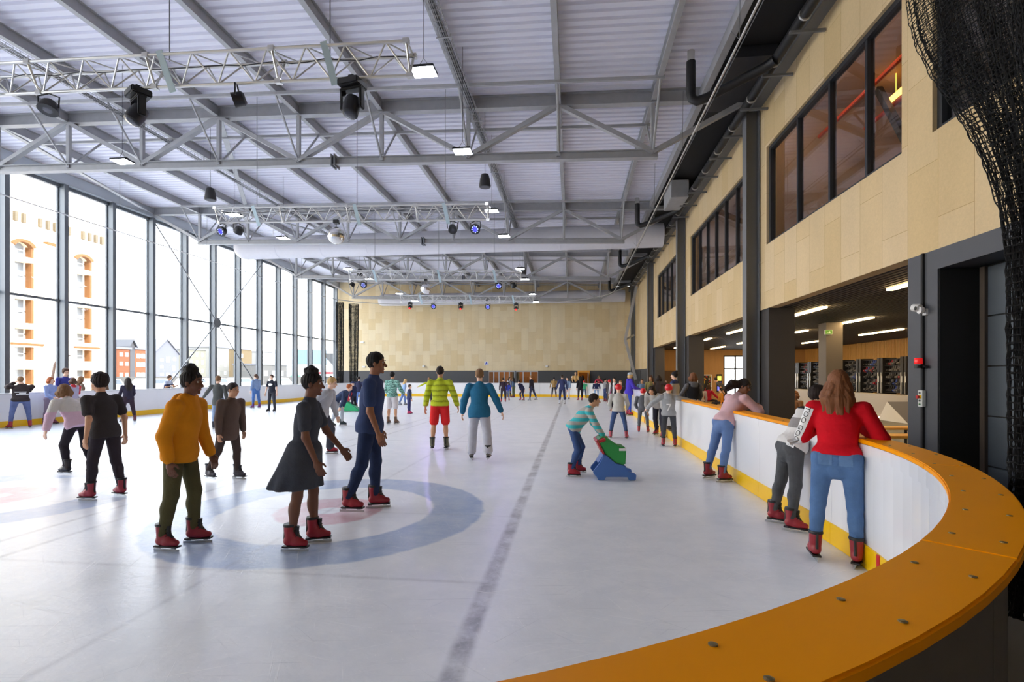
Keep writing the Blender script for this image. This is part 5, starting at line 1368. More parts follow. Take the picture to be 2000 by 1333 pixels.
        if hat is None or st in ('long', 'bob', 'pony') or hat[0] == 'glasses': g.build('hair', hm, root, .0045 * hs)
    if hat:
        hk, hc_ = hat
        if hk == 'helmet':
            g = SDF(min(vox, .013)); g.ell(hp(0, -.006, .035), (.102 * hs, .122 * hs, .108 * hs), Hm, .01); g.cut(hp(0, .03, -.012), -(Hm @ np.array([0, -.25, 1.])))
            ho = g.build('helmet', mat('red_helmet_shell', (212, 30, 40), .3), root)
            for a_ in (-1, 0, 1):
                for z_ in (.05, .10):
                    q = MB(); M_ = Matrix(Hm.tolist()); c_ = hp(a_ * .06, -.10 + (.02 if a_ else 0) + (.03 if z_ > .06 else 0), z_ + .0); q.ball((0, 0, 0), .02 * hs, 8, (.55, .6, 1.15)); q.build('vent', DARKER, ho, True, loc=Vector(c_))
        if hk == 'cap':
            g = SDF(min(vox, .013)); g.ell(hp(0, -.012, .045), (.092 * hs, .112 * hs, .092 * hs), Hm, .01); g.cut(hp(0, 0, .02), -(Hm @ np.array([0, -.1, 1.])))
            g.cone(hp(-.045, .07, .035), hp(-.03, .155, .02), .012 * hs, .010 * hs, .01); g.cone(hp(.045, .07, .035), hp(.03, .155, .02), .012 * hs, .010 * hs, .01); g.cone(hp(0, .07, .04), hp(0, .165, .02), .014 * hs, .010 * hs, .03)
            g.build('cap', cloth(hc_), root)
        if hk == 'scarf':
            g = SDF(vox); g.ell(hp(0, -.014, .02), (.092 * hs, .108 * hs, .112 * hs), Hm, .01); g.cone(hp(0, 0, -.06), sho, .085 * hs, .11 * s, .03); g.sub(hp(0, .11, -.012), (.058 * hs, .07 * hs, .082 * hs), Hm, .01); g.build('headscarf', cloth(hc_), root)
        if hk == 'glasses':
            pass
    if glasses:
        q = MB()
        for sg in (-1, 1):
            q.tube([hp(sg * .033 + .023 * math.cos(a_), .098, .006 + .018 * math.sin(a_)) for a_ in [2 * PI * j / 12 for j in range(12)]], .0028 * hs, 5, True); q.tube([hp(sg * .056, .096, .010), hp(sg * .080, .0, .008)], .0026 * hs, 5)
        q.tube([hp(-.010, .099, .010), hp(.010, .099, .010)], .0026 * hs, 5); q.build('glasses', BLACK, root)
    return root, go, dict(pel=pel, sho=sho, U=U, F=Fs, R=Rs, hp=hp, Hm=Hm, hs=hs, s=s, h=h, legs=legs, arms=arms, ch=ch)

def fine(me, lim):
    bm = bmesh.new(); bm.from_mesh(me); bmesh.ops.triangulate(bm, faces=bm.faces)
    for _ in range(5):
        es = [e for e in bm.edges if e.calc_length() > lim]
        if not es: break
        bmesh.ops.subdivide_edges(bm, edges=es, cuts=1); bmesh.ops.triangulate(bm, faces=bm.faces)
    bm.to_mesh(me); bm.free()
def wrap_print(garment, me, to_plane, direction, name, m, off=.004):
    """Lay flat lettering (its plane already placed in the person's frame) onto a garment's surface."""
    vs = [v.co.copy() for v in garment.data.vertices]; fs = [tuple(p.vertices) for p in garment.data.polygons]
    bvh = BVHTree.FromPolygons(vs, fs); d = Vector(direction).normalized(); fine(me, .022)
    for v in me.vertices:
        o = Vector(to_plane(v.co.x, v.co.y)); hit = bvh.ray_cast(o, d)
        v.co = hit[0] - d * off if hit[0] is not None else o + d * .12
    me.update(); me.materials.clear(); me.materials.append(m)
    o = bpy.data.objects.new(name, me); col.objects.link(o); o.parent = garment; return o
def patch(w, h, nx=8, ny=12):
    me = bpy.data.meshes.new('patch'); vs = [(-w / 2 + w * i / nx, -h / 2 + h * j / ny, 0) for j in range(ny + 1) for i in range(nx + 1)]; W = nx + 1
    me.from_pydata(vs, [], [(j * W + i, j * W + i + 1, (j + 1) * W + i + 1, (j + 1) * W + i) for j in range(ny) for i in range(nx)]); me.update(); return me
def fit(px, pf, ph):
    """Standing height with skates of somebody whose feet and head top show at these pixel heights."""
    g = G(px, pf); return g, EYE * (pf - ph) / (pf - 735)
# ================================================================== the skaters and onlookers
def on_ice(label, px, pf, ph, face, **kw):
    g, H = fit(px, pf, ph)
    if 'H' in kw: H = kw.pop('H')
    return person(label, (g.x, g.y), face, H, **kw)
def behind(label, px, ph, X, face, **kw):
    p = PX(px, 735, X); H = EYE + (735 - ph) / F_PX * ZC(p)
    if 'H' in kw: H = kw.pop('H')
    return person(label, (p.x, p.y), face, H, **kw)
HANG = ('f', 3, 8, 12, 4); FOLD = ('t', .06, .24, 1.12)
def rail(side, f=.30, z=1.13, x=.16): return ('t', side * x, f, z)

# --- the near pair and the pink sweatshirt at the curved boards
r_, top_, K = person('person with long brown hair in red hoodie and blue jeans leaning on the curved boards', (2.27, 4.66), -32, 1.68, vox=.0075, w=1.08, lean=10, fem=True, hood=True,
    LL=(-3, 5, 2), RL=(-2, 4, 3), LA=('t', -.16, .24, 1.14, np.array([-.5, -.5, -1])), RA=('t', .16, .24, 1.14, np.array([.7, -.3, -1])), top=('long', (206, 16, 34), -.012, 'hoodie'), bottom=('jeans', (84, 116, 160)), hair=('long', 'auburn'),
    hyaw=-14, hpitch=4, baggy=.012, toe=(22, 6))
# white sleeve stripe with lettering, down the outer left sleeve
a0, e_, wr, sd_ = K['arms'][0]; dn = unit(wr * .35 + e_ * .65 - a0); outw = unit(np.array([-.62, -1., 0.])); outw = unit(outw - dn * (outw @ dn)); ac = np.cross(dn, outw)
mid = a0 * .30 + e_ * .55 + wr * .15
sp_ = patch(.085, .36, 6, 24)
wrap_print(top_, sp_, lambda x, y: mid + outw * .3 + ac * x + dn * y, -outw, 'sleeve_stripe', mat('white_print', (235, 235, 235), .7), .003)
me_ = text_mesh('TOO GOOD', .066)
wrap_print(top_, me_, lambda x, y: mid + outw * .3 - ac * y + dn * x, -outw, 'sleeve_lettering', mat('black_print', (20, 20, 22), .7), .006)
for l in K['legs']:
    pass
for q_ in (-1, 1):                                     # back pockets
    pc_ = K['pel'] + K['R'] * q_ * .075 + K['U'] * -.015
    jeans = [c for c in r_.children if c.name.startswith('jeans')][0]
    pm = patch(.10, .11, 5, 5); wrap_print(jeans, pm, lambda x, y: pc_ - K['F'] * .4 + K['R'] * x + np.array([0, 0, y]), K['F'], 'back_pocket', denim((98, 130, 172)), .003)
person('person in black and white fleece leaning over the boards beside the red hoodie', (2.30, 5.66), -86, 1.60, vox=.008, lean=30, toe=(-34, 34), fem=True, hood=False, LL=(-6, 6, 4), RL=(-2, 5, 6), LA=('t', -.18, .42, 1.13), RA=('t', .16, .44, 1.13),
       top=('long', zbands('fleece_bands', [(0, (226, 224, 222)), (.985, (228, 226, 224)), (1.06, (150, 146, 146)), (1.16, (222, 220, 218)), (1.25, (34, 34, 38))]), .0), baggy=.02, bottom=('jeans', (82, 84, 88)), hair=('short', 'dark'), hyaw=12, hpitch=-14, skin='tan', glasses=True)
g_ = G(1398, 936)
r_, top_, K = person('person in pale pink sweatshirt and blue leggings bent over the boards looking back', (g_.x + .11, g_.y - .04), -66, 1.70, vox=.0085, lean=34, fem=True, LL=(-14, 3, 2), RL=(-9, 4, 4), LA=('t', -.10, .56, 1.12), RA=('t', .14, .54, 1.12),
       top=('long', (216, 178, 184), .02), baggy=.016, bottom=('leggings', (104, 130, 178)), hair=('flying', 'dark'), hyaw=62, hpitch=10, skin='brown', glasses=True)

# --- skaters out on the near ice
on_ice('tall person in navy t-shirt and dark jeans gliding past the curling circle', 722, 998, 683, -80, vox=.0085, lean=5, LL=(6, 3, 8), RL=(-8, 3, 12), LA=('f', 0, 8, 16, 2), RA=('f', 8, 7, 26, 4), top=('short', (54, 68, 104), .045),
       bottom=('jeans', (40, 52, 82)), hair=('short', 'black'), skin='brown', baggy=.012)
on_ice('person in mustard orange hoodie and olive trousers skating across the near ice', 352, 1068, 716, -84, vox=.009, lean=9, hood=True, LL=(10, 3, 12), RL=(-2, 3, 8), LA=('f', 10, 8, 30, 2), RA=('f', -6, 8, 22, 2), top=('long', (216, 138, 26), .05, 'hoodie'), baggy=.014, w=.92,
       bottom=('trousers', (84, 80, 54)), hair=('topknot', 'black'), skin='dark', shoes=(138, 28, 44))
on_ice('person in dark grey flared dress with bare legs gliding over the curling circle', 594, 1068, 721, -78, vox=.009, lean=6, fem=True, LL=(8, 2, 8), RL=(-4, 2, 4), LA=('f', 26, 16, 44, 4), RA=('f', 14, 12, 30, 6), top=('short', (66, 70, 80), .0),
       bottom=('skirt', (66, 70, 80), -.08), hair=('topknot', 'black'), skin='dark', shoes=(150, 28, 44))
on_ice('person in black t-shirt and black trousers skating with arms held back', 206, 974, 727, 84, vox=.0095, lean=8, LL=(10, 4, 8), RL=(-4, 4, 8), LA=('f', -16, 13, 6, 10), RA=('f', -8, 12, 14, 8), top=('short', (58, 54, 54), .05), baggy=.013,
       bottom=('trousers', (56, 50, 56)), hair=('curly', 'dark'), skin='tan', shoes=(160, 46, 60))
on_ice('person in loose white and pink top bending forward behind the black t-shirt', 152, 926, 742, 80, vox=.011, lean=32, H=1.6, crouch=.05, LL=(24, 4, 40), RL=(2, 5, 26), LA=('f', 10, 30, 20, 20), RA=('f', 30, 16, 20, 10), top=('long', zbands('white_pink_top', [(0, (222, 190, 206)), (.95, (222, 190, 206)), (1.02, (214, 210, 202))]), .05), baggy=.018,
       bottom=('trousers', (48, 44, 50)), hair=('bob', 'lightbrown'), shoes=(44, 40, 44))
on_ice('person in long brown coat skating behind the mustard hoodie', 446, 938, 745, -100, vox=.0105, lean=8, LL=(8, 5, 10), RL=(-12, 6, 14), top=('long', (96, 80, 72), .12, 'coat'), baggy=.015, bottom=('trousers', (74, 62, 58)), hair=('short', 'dark'), shoes=(70, 66, 74), skin='tan')
on_ice('blond person in pale grey jacket leaning into a stride behind the dark dress', 626, 888, 727, -86, vox=.0105, lean=22, crouch=.03, LL=(26, 4, 30), RL=(-14, 5, 12), LA=('f', 20, 14, 40, 6), RA=('f', -24, 14, 4, 6), top=('long', (176, 178, 184), .05, 'jacket'), baggy=.015, bottom=('loose', (70, 72, 82)), hair=('short', 'blond'), shoes=(170, 40, 54))
on_ice('person in yellow green banded jacket and red shorts skating away', 859, 878, 713, 6, vox=.0105, lean=3, LL=(-6, 4, 6), RL=(4, 4, 8), LA=('f', 4, 16, 14, 10), RA=('f', 2, 22, 22, 14), top=('long', stripes('lime_bands', [(186, 198, 44), (150, 160, 40), (192, 204, 60), (196, 208, 52)], .115, 'Z', .05), .02, 'jacket'), baggy=.015,
       bottom=('shorts', (226, 46, 48)), hair=('short', 'dark'), skin='tan', shoes=(92, 90, 70))
on_ice('person in teal blue jacket over pale trousers skating away with elbows out', 936, 898, 716, 8, vox=.0105, lean=14, LL=(6, 5, 8), RL=(-12, 8, 14), LA=('f', 6, 20, 30, 10), RA=('f', -4, 26, 10, 24), top=('long', (44, 108, 142), .09, 'jacket'), baggy=.018, bottom=('loose', (190, 190, 200)), hair=('short', 'lightbrown'), shoes=(110, 104, 96), hpitch=-8)
# boy with the skating aid
g_ = G(1119, 928)
on_ice('child in turquoise striped sweater pushing a green and blue skating aid', 1119, 929, 772, -86, vox=.0095, H=1.47, lean=40, crouch=.02, LL=(26, 3, 38), RL=(12, 3, 30), LA=('t', -.22, .46, .66), RA=('t', .22, .46, .66), top=('long', stripes('turquoise_stripes', [(70, 184, 190), (178, 176, 168)], .11, 'Z'), .03), baggy=.012,
       bottom=('jeans', (62, 84, 128)), hair=('short', 'dark'), skin='tan', hpitch=-14, shoes=(160, 28, 44))
def skating_aid(label, loc, rz, cb, cs, ch_, sc=1.0):
    t = thing('skating_aid', label, 'skating aid', loc, rz); t.scale = (sc,) * 3
    side = [(-.328, .14), (-.241, .248), (-.194, .328), (-.174, .395), (-.134, .389), (.013, .261), (.161, .228), (.201, .147), (.235, .127), (.30, .114), (.325, .09), (.315, .007), (.214, .004), (.2, .054), (-.141, .054), (-.154, .004), (-.255, .004), (-.268, .047), (-.328, .105)]
    for s_ in (-1, 1):
        b = MB(); b.prism(side, lambda u, v, w: (w, u, v), s_ * .19 - .03, s_ * .19 + .03); b.build('side_runner', cb, t, bevel=.008)
    b = MB(); b.prism([(-.25, .26), (-.20, .33), (-.174, .39), (.0, .26), (.15, .225), (.18, .16)], lambda u, v, w: (w, u, v), -.16, .16); b.build('seat_base', cb, t)
    seat = [(-.134, .392), (.013, .264), (.163, .231), (.176, .47), (.174, .505), (.067, .515), (-.013, .578), (-.147, .672), (-.2, .663), (-.262, .603), (-.2, .5)]
    b = MB(); b.prism(seat, lambda u, v, w: (w, u, v), -.20, .20); b.build('seat_body', cs, t, bevel=.018)
    b = MB(); b.box(-.203, .065, .455, .203, .172, .492); b.build('white_stripe', WHITE, t)
    b = MB(); b.prism([(-.285, .60), (-.262, .625), (-.155, .405), (-.178, .395)], lambda u, v, w: (w, u, v), -.204, .204); b.build('back_edge', ch_, t)
    for s_ in (-1, 1):
        q = MB(); q.tube([(s_ * .16, -.18, .62), (s_ * .245, -.19, .62)], .034, 10); q.tube([(s_ * .235, -.24, .60), (s_ * .235, -.15, .635)], .026, 10); q.build('handle', ch_, t, True)
g2 = G(1197, 934)
skating_aid('green and blue plastic skating aid with red handles pushed by the striped child', (g2.x, g2.y, 0), R(-86), mat('aid_blue', (62, 108, 178), .4), mat('aid_green', (34, 148, 66), .4), mat('aid_red', (176, 40, 44), .4), 1.0)

# --- middle ice
on_ice('person in navy jacket and grey trousers bending down over a small seal shaped aid', 655, 833, 735, -82, H=1.62, lean=52, crouch=.03, LL=(28, 4, 30), RL=(10, 5, 34), LA=('f', 40, 4, 30, 2), RA=('f', 46, 4, 30, 2), top=('long', (58, 70, 98), .04, 'jacket'), bottom=('trousers', (180, 186, 194)), hair=('short', 'ginger'), shoes=(40, 50, 52), hpitch=-20)
g2 = G(681, 804)
t = thing('skating_aid', 'small red yellow and green skating aid in front of the bending person', 'skating aid', (g2.x, g2.y, 0), R(-84))
b = MB(); b.prism([(-.5, .02), (.55, .02), (.5, .10), (.2, .34), (-.05, .46), (-.28, .36), (-.36, .16)], lambda u, v, w: (w, u, v), -.2, .2); b.build('base', mat('aid_bright_green', (38, 170, 110), .4), t, bevel=.03)
b = MB(); b.prism([(-.30, .40), (.0, .44), (.22, .78), (.16, .92), (-.32, .62)], lambda u, v, w: (w, u, v), -.17, .17); b.build('body', mat('aid_bright_red', (210, 44, 56), .4), t, bevel=.03)
b = MB(); b.prism([(-.42, .66), (-.38, .58), (.18, .90), (.14, 1.0)], lambda u, v, w: (w, u, v), -.19, .19); b.build('yellow_rim', mat('aid_yellow', (240, 190, 40), .4), t, bevel=.02)
on_ice('small child in navy jacket with red skates facing the seal aid', 691, 804, 737, 78, H=1.36, lean=6, top=('long', (46, 52, 84), .04, 'jacket'), bottom=('trousers', (44, 42, 56)), hair=('short', 'blond'), shoes=(150, 36, 60), hat=('cap', (56, 62, 90)))
on_ice('person in light jeans and dark coat standing by the dark net bundles', 701, 796, 735, 0, top=('long', (52, 56, 82), .05, 'coat'), bottom=('jeans', (120, 150, 210)), hair=('short', 'dark'))
on_ice('person in teal leaf print shirt and white shorts standing with back turned', 766, 829, 725, -12, LL=(0, 4, 3), RL=(2, 4, 4), LA=('f', 8, 12, 40, -20), RA=('f', 14, 20, 60, -10), top=('long', stripes('leaf_print', [(150, 200, 186), (46, 78, 72), (130, 190, 174), (160, 206, 192), (60, 96, 88)], .085, 'Z', .12), .02, 'shirt'), baggy=.013,
       bottom=('shorts', (212, 208, 210)), hair=('short', 'black'), skin='tan', shoes=(112, 84, 66))
on_ice('blond person in light blue top and jeans striding beyond the leaf print shirt', 787, 792, 739, -60, lean=14, fem=True, LL=(20, 5, 18), RL=(-14, 6, 10), top=('long', (150, 178, 216), .02), bottom=('jeans', (118, 146, 200)), hair=('long', 'blond'), shoes=(150, 156, 166))
on_ice('small child in navy jacket and pink skates gliding alone', 799, 809, 751, -84, lean=3, top=('long', (66, 76, 108), .06, 'jacket'), bottom=('trousers', (72, 76, 122)), hair=('short', 'brown'), shoes=(206, 56, 106), RA=('f', 20, 12, 24, 8))
on_ice('person in yellow jacket and dark trousers with arm stretched out beyond the lime jacket', 838, 790, 737, 20, lean=10, LA=('f', 10, 62, 14, 66), top=('long', (196, 204, 60), .03, 'jacket'), bottom=('trousers', (76, 76, 66)), hair=('short', 'lightbrown'), shoes=(170, 40, 50))
_, gt_, KT_ = on_ice('person in black t-shirt with white oval print skating toward the camera end', 531, 805, 731, 172, LL=(2, 6, 4), RL=(2, 6, 4), LA=('f', 6, 16, 10, 12), RA=('f', 4, 14, 8, 10), top=('short', (44, 46, 58), .02), bottom=('trousers', (58, 58, 66)), hair=('short', 'brown'), shoes=(40, 40, 46))
pm = bpy.data.meshes.new('oval'); pm.from_pydata([(0, 0, 0)] + [(.11 * math.cos(2 * PI * k / 20), .05 * math.sin(2 * PI * k / 20), 0) for k in range(20)], [], [(0, 1 + k, 1 + (k + 1) % 20) for k in range(20)]); pm.update()
wrap_print(gt_, pm, lambda x, y: KT_['ch'] + KT_['F'] * .5 - KT_['R'] * x + KT_['U'] * (y + .01), -KT_['F'], 'chest_print', mat('white_print', (235, 235, 235), .7), .004)
r2, g2o, K2 = on_ice('person in denim jacket and jeans with purple skates standing by the boards', 500, 798, 730, 70, fem=True, LL=(4, 4, 4), RL=(-4, 4, 2), top=('long', (128, 150, 186), .02, 'jacket'), bottom=('jeans', (74, 108, 164)), hair=('pony', 'brown'), shoes=(110, 40, 110))
on_ice('person in grey green coat and pale jeans standing beyond the brown coat', 426, 838, 733, 10, LL=(3, 5, 4), RL=(-8, 5, 8), LA=('f', 8, 40, 20, 44), top=('long', (84, 86, 84), .10, 'coat'), bottom=('jeans', (140, 158, 184)), hair=('short', 'lightbrown'), shoes=(46, 46, 56))

# --- along the glass wall side
r3, g3, K3 = on_ice('heavy set person in black jacket with white back lettering facing the glass wall', 40, 837, 734, 62, w=1.4, belly=.12, LL=(2, 10, 4), RL=(2, 9, 4), LA=('t', -.10, .16, 1.40), RA=('t', .12, .20, 1.34), top=('long', (60, 52, 52), .02, 'jacket'), baggy=.02, bottom=('jeans', (92, 104, 146)), hair=('short', 'lightbrown'), hpitch=-10, toe=(30, 20))
for j_, (w_, dx_) in enumerate(((.26, -.02), (.16, .02), (.30, .03))):
    pm = patch(w_, .022, 12, 2); c_ = K3['ch'] + K3['U'] * (-.04 - .035 * j_)
    for i_, f_ in enumerate(pm.polygons): pass
    wrap_print(g3, pm, lambda x, y: c_ - K3['F'] * .5 + K3['R'] * (x + dx_) + K3['U'] * y, K3['F'], 'print_line', mat('white_print', (235, 235, 235), .7), .004)
on_ice('ginger haired person in denim jacket and mauve trousers beside the boards', 98, 830, 736, -80, fem=True, LL=(2, 3, 4), RL=(-4, 3, 4), LA=('f', 14, 8, 60, -6), RA=('f', 14, 8, 64, -6), top=('long', (142, 158, 204), .02, 'jacket'), bottom=('trousers', (136, 120, 140)), hair=('bob', 'ginger'), shoes=(120, 50, 66))
behind('tall person in royal blue sweater and glasses standing outside the boards', 125, 719, -18.25, -110, lean=10, vox=.015, glasses=True, LA=('f', 10, 10, 50, -10), RA=('f', 20, 10, 60, -10), top=('long', (62, 66, 140), .03), hair=('curly', 'brown'), bottom=('jeans', (60, 70, 100)))
behind('person with brown bob and red sleeved raglan top talking to the blue sweater', 143, 736, -16.9, 70, H=1.56, fem=True, LA=('f', 60, 8, 100, -10), RA=('f', 30, 10, 70, -10), top=('long', (196, 60, 66), .02), over=(170, 164, 186), hair=('bob', 'brown'), bottom=('trousers', (120, 116, 130)))
behind('person with long fair hair outside the boards beside the raglan top', 158, 735, -18.3, -30, fem=True, top=('long', (150, 132, 116), .02), hair=('long', 'lightbrown'), bottom=('jeans', (60, 70, 100)))
behind('person in tan jacket outside the boards behind the black t-shirt', 186, 727, -18.4, -40, top=('long', (170, 130, 96), .04, 'jacket'), hair=('short', 'brown'), bottom=('jeans', (60, 70, 100)))
behind('person with short brown hair outside the boards nearest the mullion by the tan jacket', 202, 729, -18.7, -20, top=('long', (120, 96, 80), .04, 'jacket'), hair=('short', 'dark'), bottom=('jeans', (60, 70, 100)))
on_ice('person with long dark hair in navy jacket with red and white sleeve', 250, 825, 737, 66, fem=True, LL=(4, 6, 6), RL=(-8, 6, 6), LA=('f', 18, 8, 40, -4), RA=('f', 12, 8, 40, -4), top=('long', (52, 48, 66), .03, 'jacket'), bottom=('trousers', (56, 44, 54)), hair=('long', 'dark'), shoes=(96, 44, 52))
behind('person in navy t-shirt with pale chest stripe leaning on the glass side boards', 323, 731, -18.15, -78, lean=16, hyaw=-8, LA=('t', -.22, .36, 1.16), RA=('t', .2, .38, 1.16), top=('short', stripes('navy_chest_stripe', [(56, 62, 96)] * 7 + [(190, 200, 220)] + [(56, 62, 96)] * 2, 1.75, 'Z'), .03), hair=('short', 'brown'), bottom=('jeans', (60, 70, 100)), skin='tan')
behind('person in pink and white top standing outside the boards near the net bundles', 646, 734, -18.2, -90, fem=True, top=('long', (220, 196, 222), .02), hair=('bob', 'dark'), bottom=('trousers', (70, 66, 90)))
behind('person in pale jacket standing outside the boards just before the net bundles', 660, 736, -18.3, -90, top=('long', (214, 190, 190), .02, 'jacket'), hair=('short', 'ginger'), bottom=('trousers', (70, 66, 90)))

# --- the crowd at the far end
on_ice('person in dark plum coat with red skates in the group below the end windows', 983, 786, 738, 8, lean=6, top=('long', (62, 50, 62), .08, 'coat'), bottom=('trousers', (52, 50, 66)), hair=('short', 'dark'), shoes=(170, 40, 60))
on_ice('child in bright blue top beside the dark plum coat', 991, 783, 746, 0, lean=10, top=('long', (66, 84, 196), .02), bottom=('jeans', (100, 116, 150)), hair=('short', 'brown'), shoes=(150, 50, 60))
on_ice('person with long dark hair in black jacket over white top by the far boards', 995, 777, 737, -130, fem=True, top=('long', (206, 206, 214), .0), over=(36, 34, 40), bottom=('trousers', (50, 50, 60)), hair=('long', 'black'), shoes=(110, 40, 50))
on_ice('person in denim jacket and olive trousers by the far boards', 1003, 777, 738, 76, fem=True, LL=(2, 4, 2), top=('long', (90, 112, 140), .0, 'jacket'), bottom=('trousers', (106, 116, 86)), hair=('long', 'dark'), shoes=(120, 44, 52))
on_ice('hunched child in navy skating alone below the end windows', 1021, 783, 746, 60, H=1.45, lean=34, crouch=.05, LL=(24, 4, 34), RL=(14, 4, 30), top=('long', (50, 52, 84), .03), bottom=('trousers', (62, 62, 90)), hair=('short', 'dark'), shoes=(170, 70, 96))
on_ice('tall person in dark jacket striding below the end windows', 1039, 783, 733, 70, lean=6, LL=(10, 4, 8), RL=(-16, 4, 8), top=('long', (54, 52, 62), .05, 'jacket'), bottom=('trousers', (66, 68, 92)), hair=('short', 'lightbrown'), shoes=(170, 170, 180))
on_ice('person in tan sweater and black trousers by the far boards', 1082, 777, 737, 0, top=('long', (160, 130, 84), .03), LL=(2, 7, 4), RL=(4, 7, 4), LA=('f', 6, 16, 14, 14), bottom=('trousers', (50, 50, 58)), hair=('short', 'black'), shoes=(150, 40, 46))
on_ice('person in navy tracksuit skating away along the dark ice line', 1098, 790, 732, 4, LL=(2, 5, 4), RL=(-2, 5, 4), LA=('f', 0, 18, 4, 14), RA=('f', 0, 12, 8, 8), top=('long', (56, 64, 104), .05, 'jacket'), bottom=('trousers', (54, 62, 98)), hair=('short', 'dark'), shoes=(196, 198, 206))
on_ice('person in pale denim shirt and white trousers beside the navy tracksuit', 1108, 781, 737, 160, top=('long', (130, 152, 186), .03, 'shirt'), bottom=('trousers', (212, 208, 214)), hair=('short', 'dark'), shoes=(36, 34, 38))
on_ice('person in white cap black jacket and beige trousers by the far boards', 1118, 776, 735, -60, top=('long', (42, 42, 52), .03, 'jacket'), bottom=('loose', (176, 166, 142)), hair=('short', 'dark'), hat=('cap', (224, 222, 220)), shoes=(48, 46, 50))
person('blond person in tan top sitting up on the far boards', (PY(1124, 735, 38.45).x, 38.62), 180, 1.66, seat=1.14, LL=(74, 6, 70), RL=(74, 6, 70), LA=('f', 20, 10, 60, -10), RA=('f', 20, 10, 60, -10), top=('long', (206, 168, 112), .0), bottom=('trousers', (52, 46, 50)), hair=('short', 'blond'))
on_ice('person with waist length black hair all in black by the far boards', 1133, 783, 735, 30, fem=True, top=('long', (40, 38, 44), .03, 'jacket'), bottom=('trousers', (48, 44, 52)), hair=('long', 'black'), shoes=(156, 48, 80))
person('person in pale grey top with long dark hair outside the orange door', (PY(1138, 735, 39.4).x, 39.4), 30, 1.66, fem=True, top=('long', (172, 174, 184), .02), bottom=('trousers', (50, 50, 60)), hair=('long', 'dark'))
on_ice('child in green t-shirt and red helmet by the far boards', 1141, 778, 744, 8, top=('short', (78, 186, 136), .02), LL=(2, 7, 3), RL=(2, 7, 3), bottom=('jeans', (74, 90, 120)), hair=('short', 'brown'), hat=('helmet', None), shoes=(60, 62, 74))
person('person in hot pink hoodie leaning over the far corner boards', (PY(1166, 735, 38.9).x, 38.75), 205, 1.70, lean=28, hood=True, LA=('t', -.2, .5, 1.15), RA=('t', .2, .5, 1.15), top=('long', (224, 72, 104), .03, 'hoodie'), bottom=('trousers', (50, 50, 60)), hair=('bob', 'lightbrown'))
on_ice('child in navy jacket with white hood and light jeans in the far corner', 1165, 780, 744, 0, hood=True, w=1.15, top=('long', zbands('navy_white_hood', [(0, (206, 70, 90)), (.66, (222, 220, 226)), (.70, (46, 52, 90)), (1.10, (218, 218, 224))]), .02, 'jacket'), baggy=.015, bottom=('jeans', (140, 168, 206)), hair=('short', 'dark'), shoes=(120, 40, 46))
on_ice('person in grey sweater and blue jeans along the far boards', 1182, 785, 739, -70, fem=True, top=('long', (146, 146, 152), .0), LA=('f', 40, 4, 80, 0), bottom=('jeans', (58, 70, 108)), hair=('pony', 'dark'), shoes=(130, 44, 52))
on_ice('child in long dark coat and red helmet queuing at the far boards', 1190, 790, 742, -40, top=('long', (86, 82, 84), .14, 'coat'), bottom=('trousers', (96, 88, 86)), hair=('short', 'brown'), hat=('helmet', None), shoes=(120, 60, 70))
on_ice('child in magenta top white trousers and red helmet near the far boards', 1199, 796, 752, 10, top=('long', (216, 52, 146), .0), bottom=('loose', (214, 214, 218)), hair=('short', 'brown'), hat=('helmet', None), shoes=(70, 66, 70))
behind('dark haired person in black jacket over white shirt by the far corner', 1200, 737, 1.9, 150, top=('long', (216, 214, 216), .03), over=(40, 36, 40), bottom=('trousers', (50, 50, 60)), hair=('short', 'black'), LA=('f', 50, 10, 110, -14))
behind('child with fair hair in dark jacket beyond the grey sweatered helmet child', 1212, 743, 2.0, 170, top=('long', (52, 50, 56), .03, 'jacket'), bottom=('trousers', (50, 50, 60)), hair=('short', 'lightbrown'))

# --- along the wooden side wall
on_ice('child in red helmet pale grey sweatshirt and blue jeans with legs spread', 1208, 857, 750, -6, vox=.011, LL=(2, 13, 4), RL=(2, 13, 4), LA=('f', 12, 14, 50, -12), RA=('f', 12, 14, 50, -12), top=('long', (192, 190, 184), .03), baggy=.013, bottom=('jeans', (64, 86, 130)), hair=('short', 'brown'), hat=('helmet', None), shoes=(186, 74, 88), toe=(16, 16))
on_ice('person in violet hooded sweatshirt blue trousers and grey cap at the boards', 1228, 812, 727, -76, lean=5, fem=True, hood=True, LA=('f', 30, 6, 70, 0), RA=('f', 30, 6, 74, 0), top=('long', (78, 64, 188), .06, 'hoodie'), baggy=.02, bottom=('trousers', (56, 82, 176)), hair=('bob', 'blond'), hat=('cap', (176, 184, 190)), shoes=(160, 40, 56))
on_ice('small child in red helmet dark grey hoodie and grey trousers holding the boards', 1256, 845, 760, -14, vox=.012, hood=True, LL=(2, 5, 4), RL=(2, 7, 4), RA=('f', 20, 70, 30, 80), LA=('f', 10, 12, 40, -14), top=('long', (92, 94, 100), .0, 'hoodie'), baggy=.015, bottom=('trousers', (104, 106, 114)), hair=('short', 'brown'), hat=('helmet', None), shoes=(190, 66, 74))
person('person in pale sweater bending forward in the open rink gate', (2.28, 13.7), 150, 1.66, vox=.012, lean=58, crouch=.03, LL=(22, 5, 24), RL=(-6, 6, 20), LA=('f', 50, 10, 20, 6), RA=('f', 30, 14, 20, 10), top=('long', (190, 188, 186), .0), baggy=.02, bottom=('trousers', (58, 58, 70)), hair=('bob', 'dark'), shoes=(170, 52, 70), hpitch=-10, skin='tan')
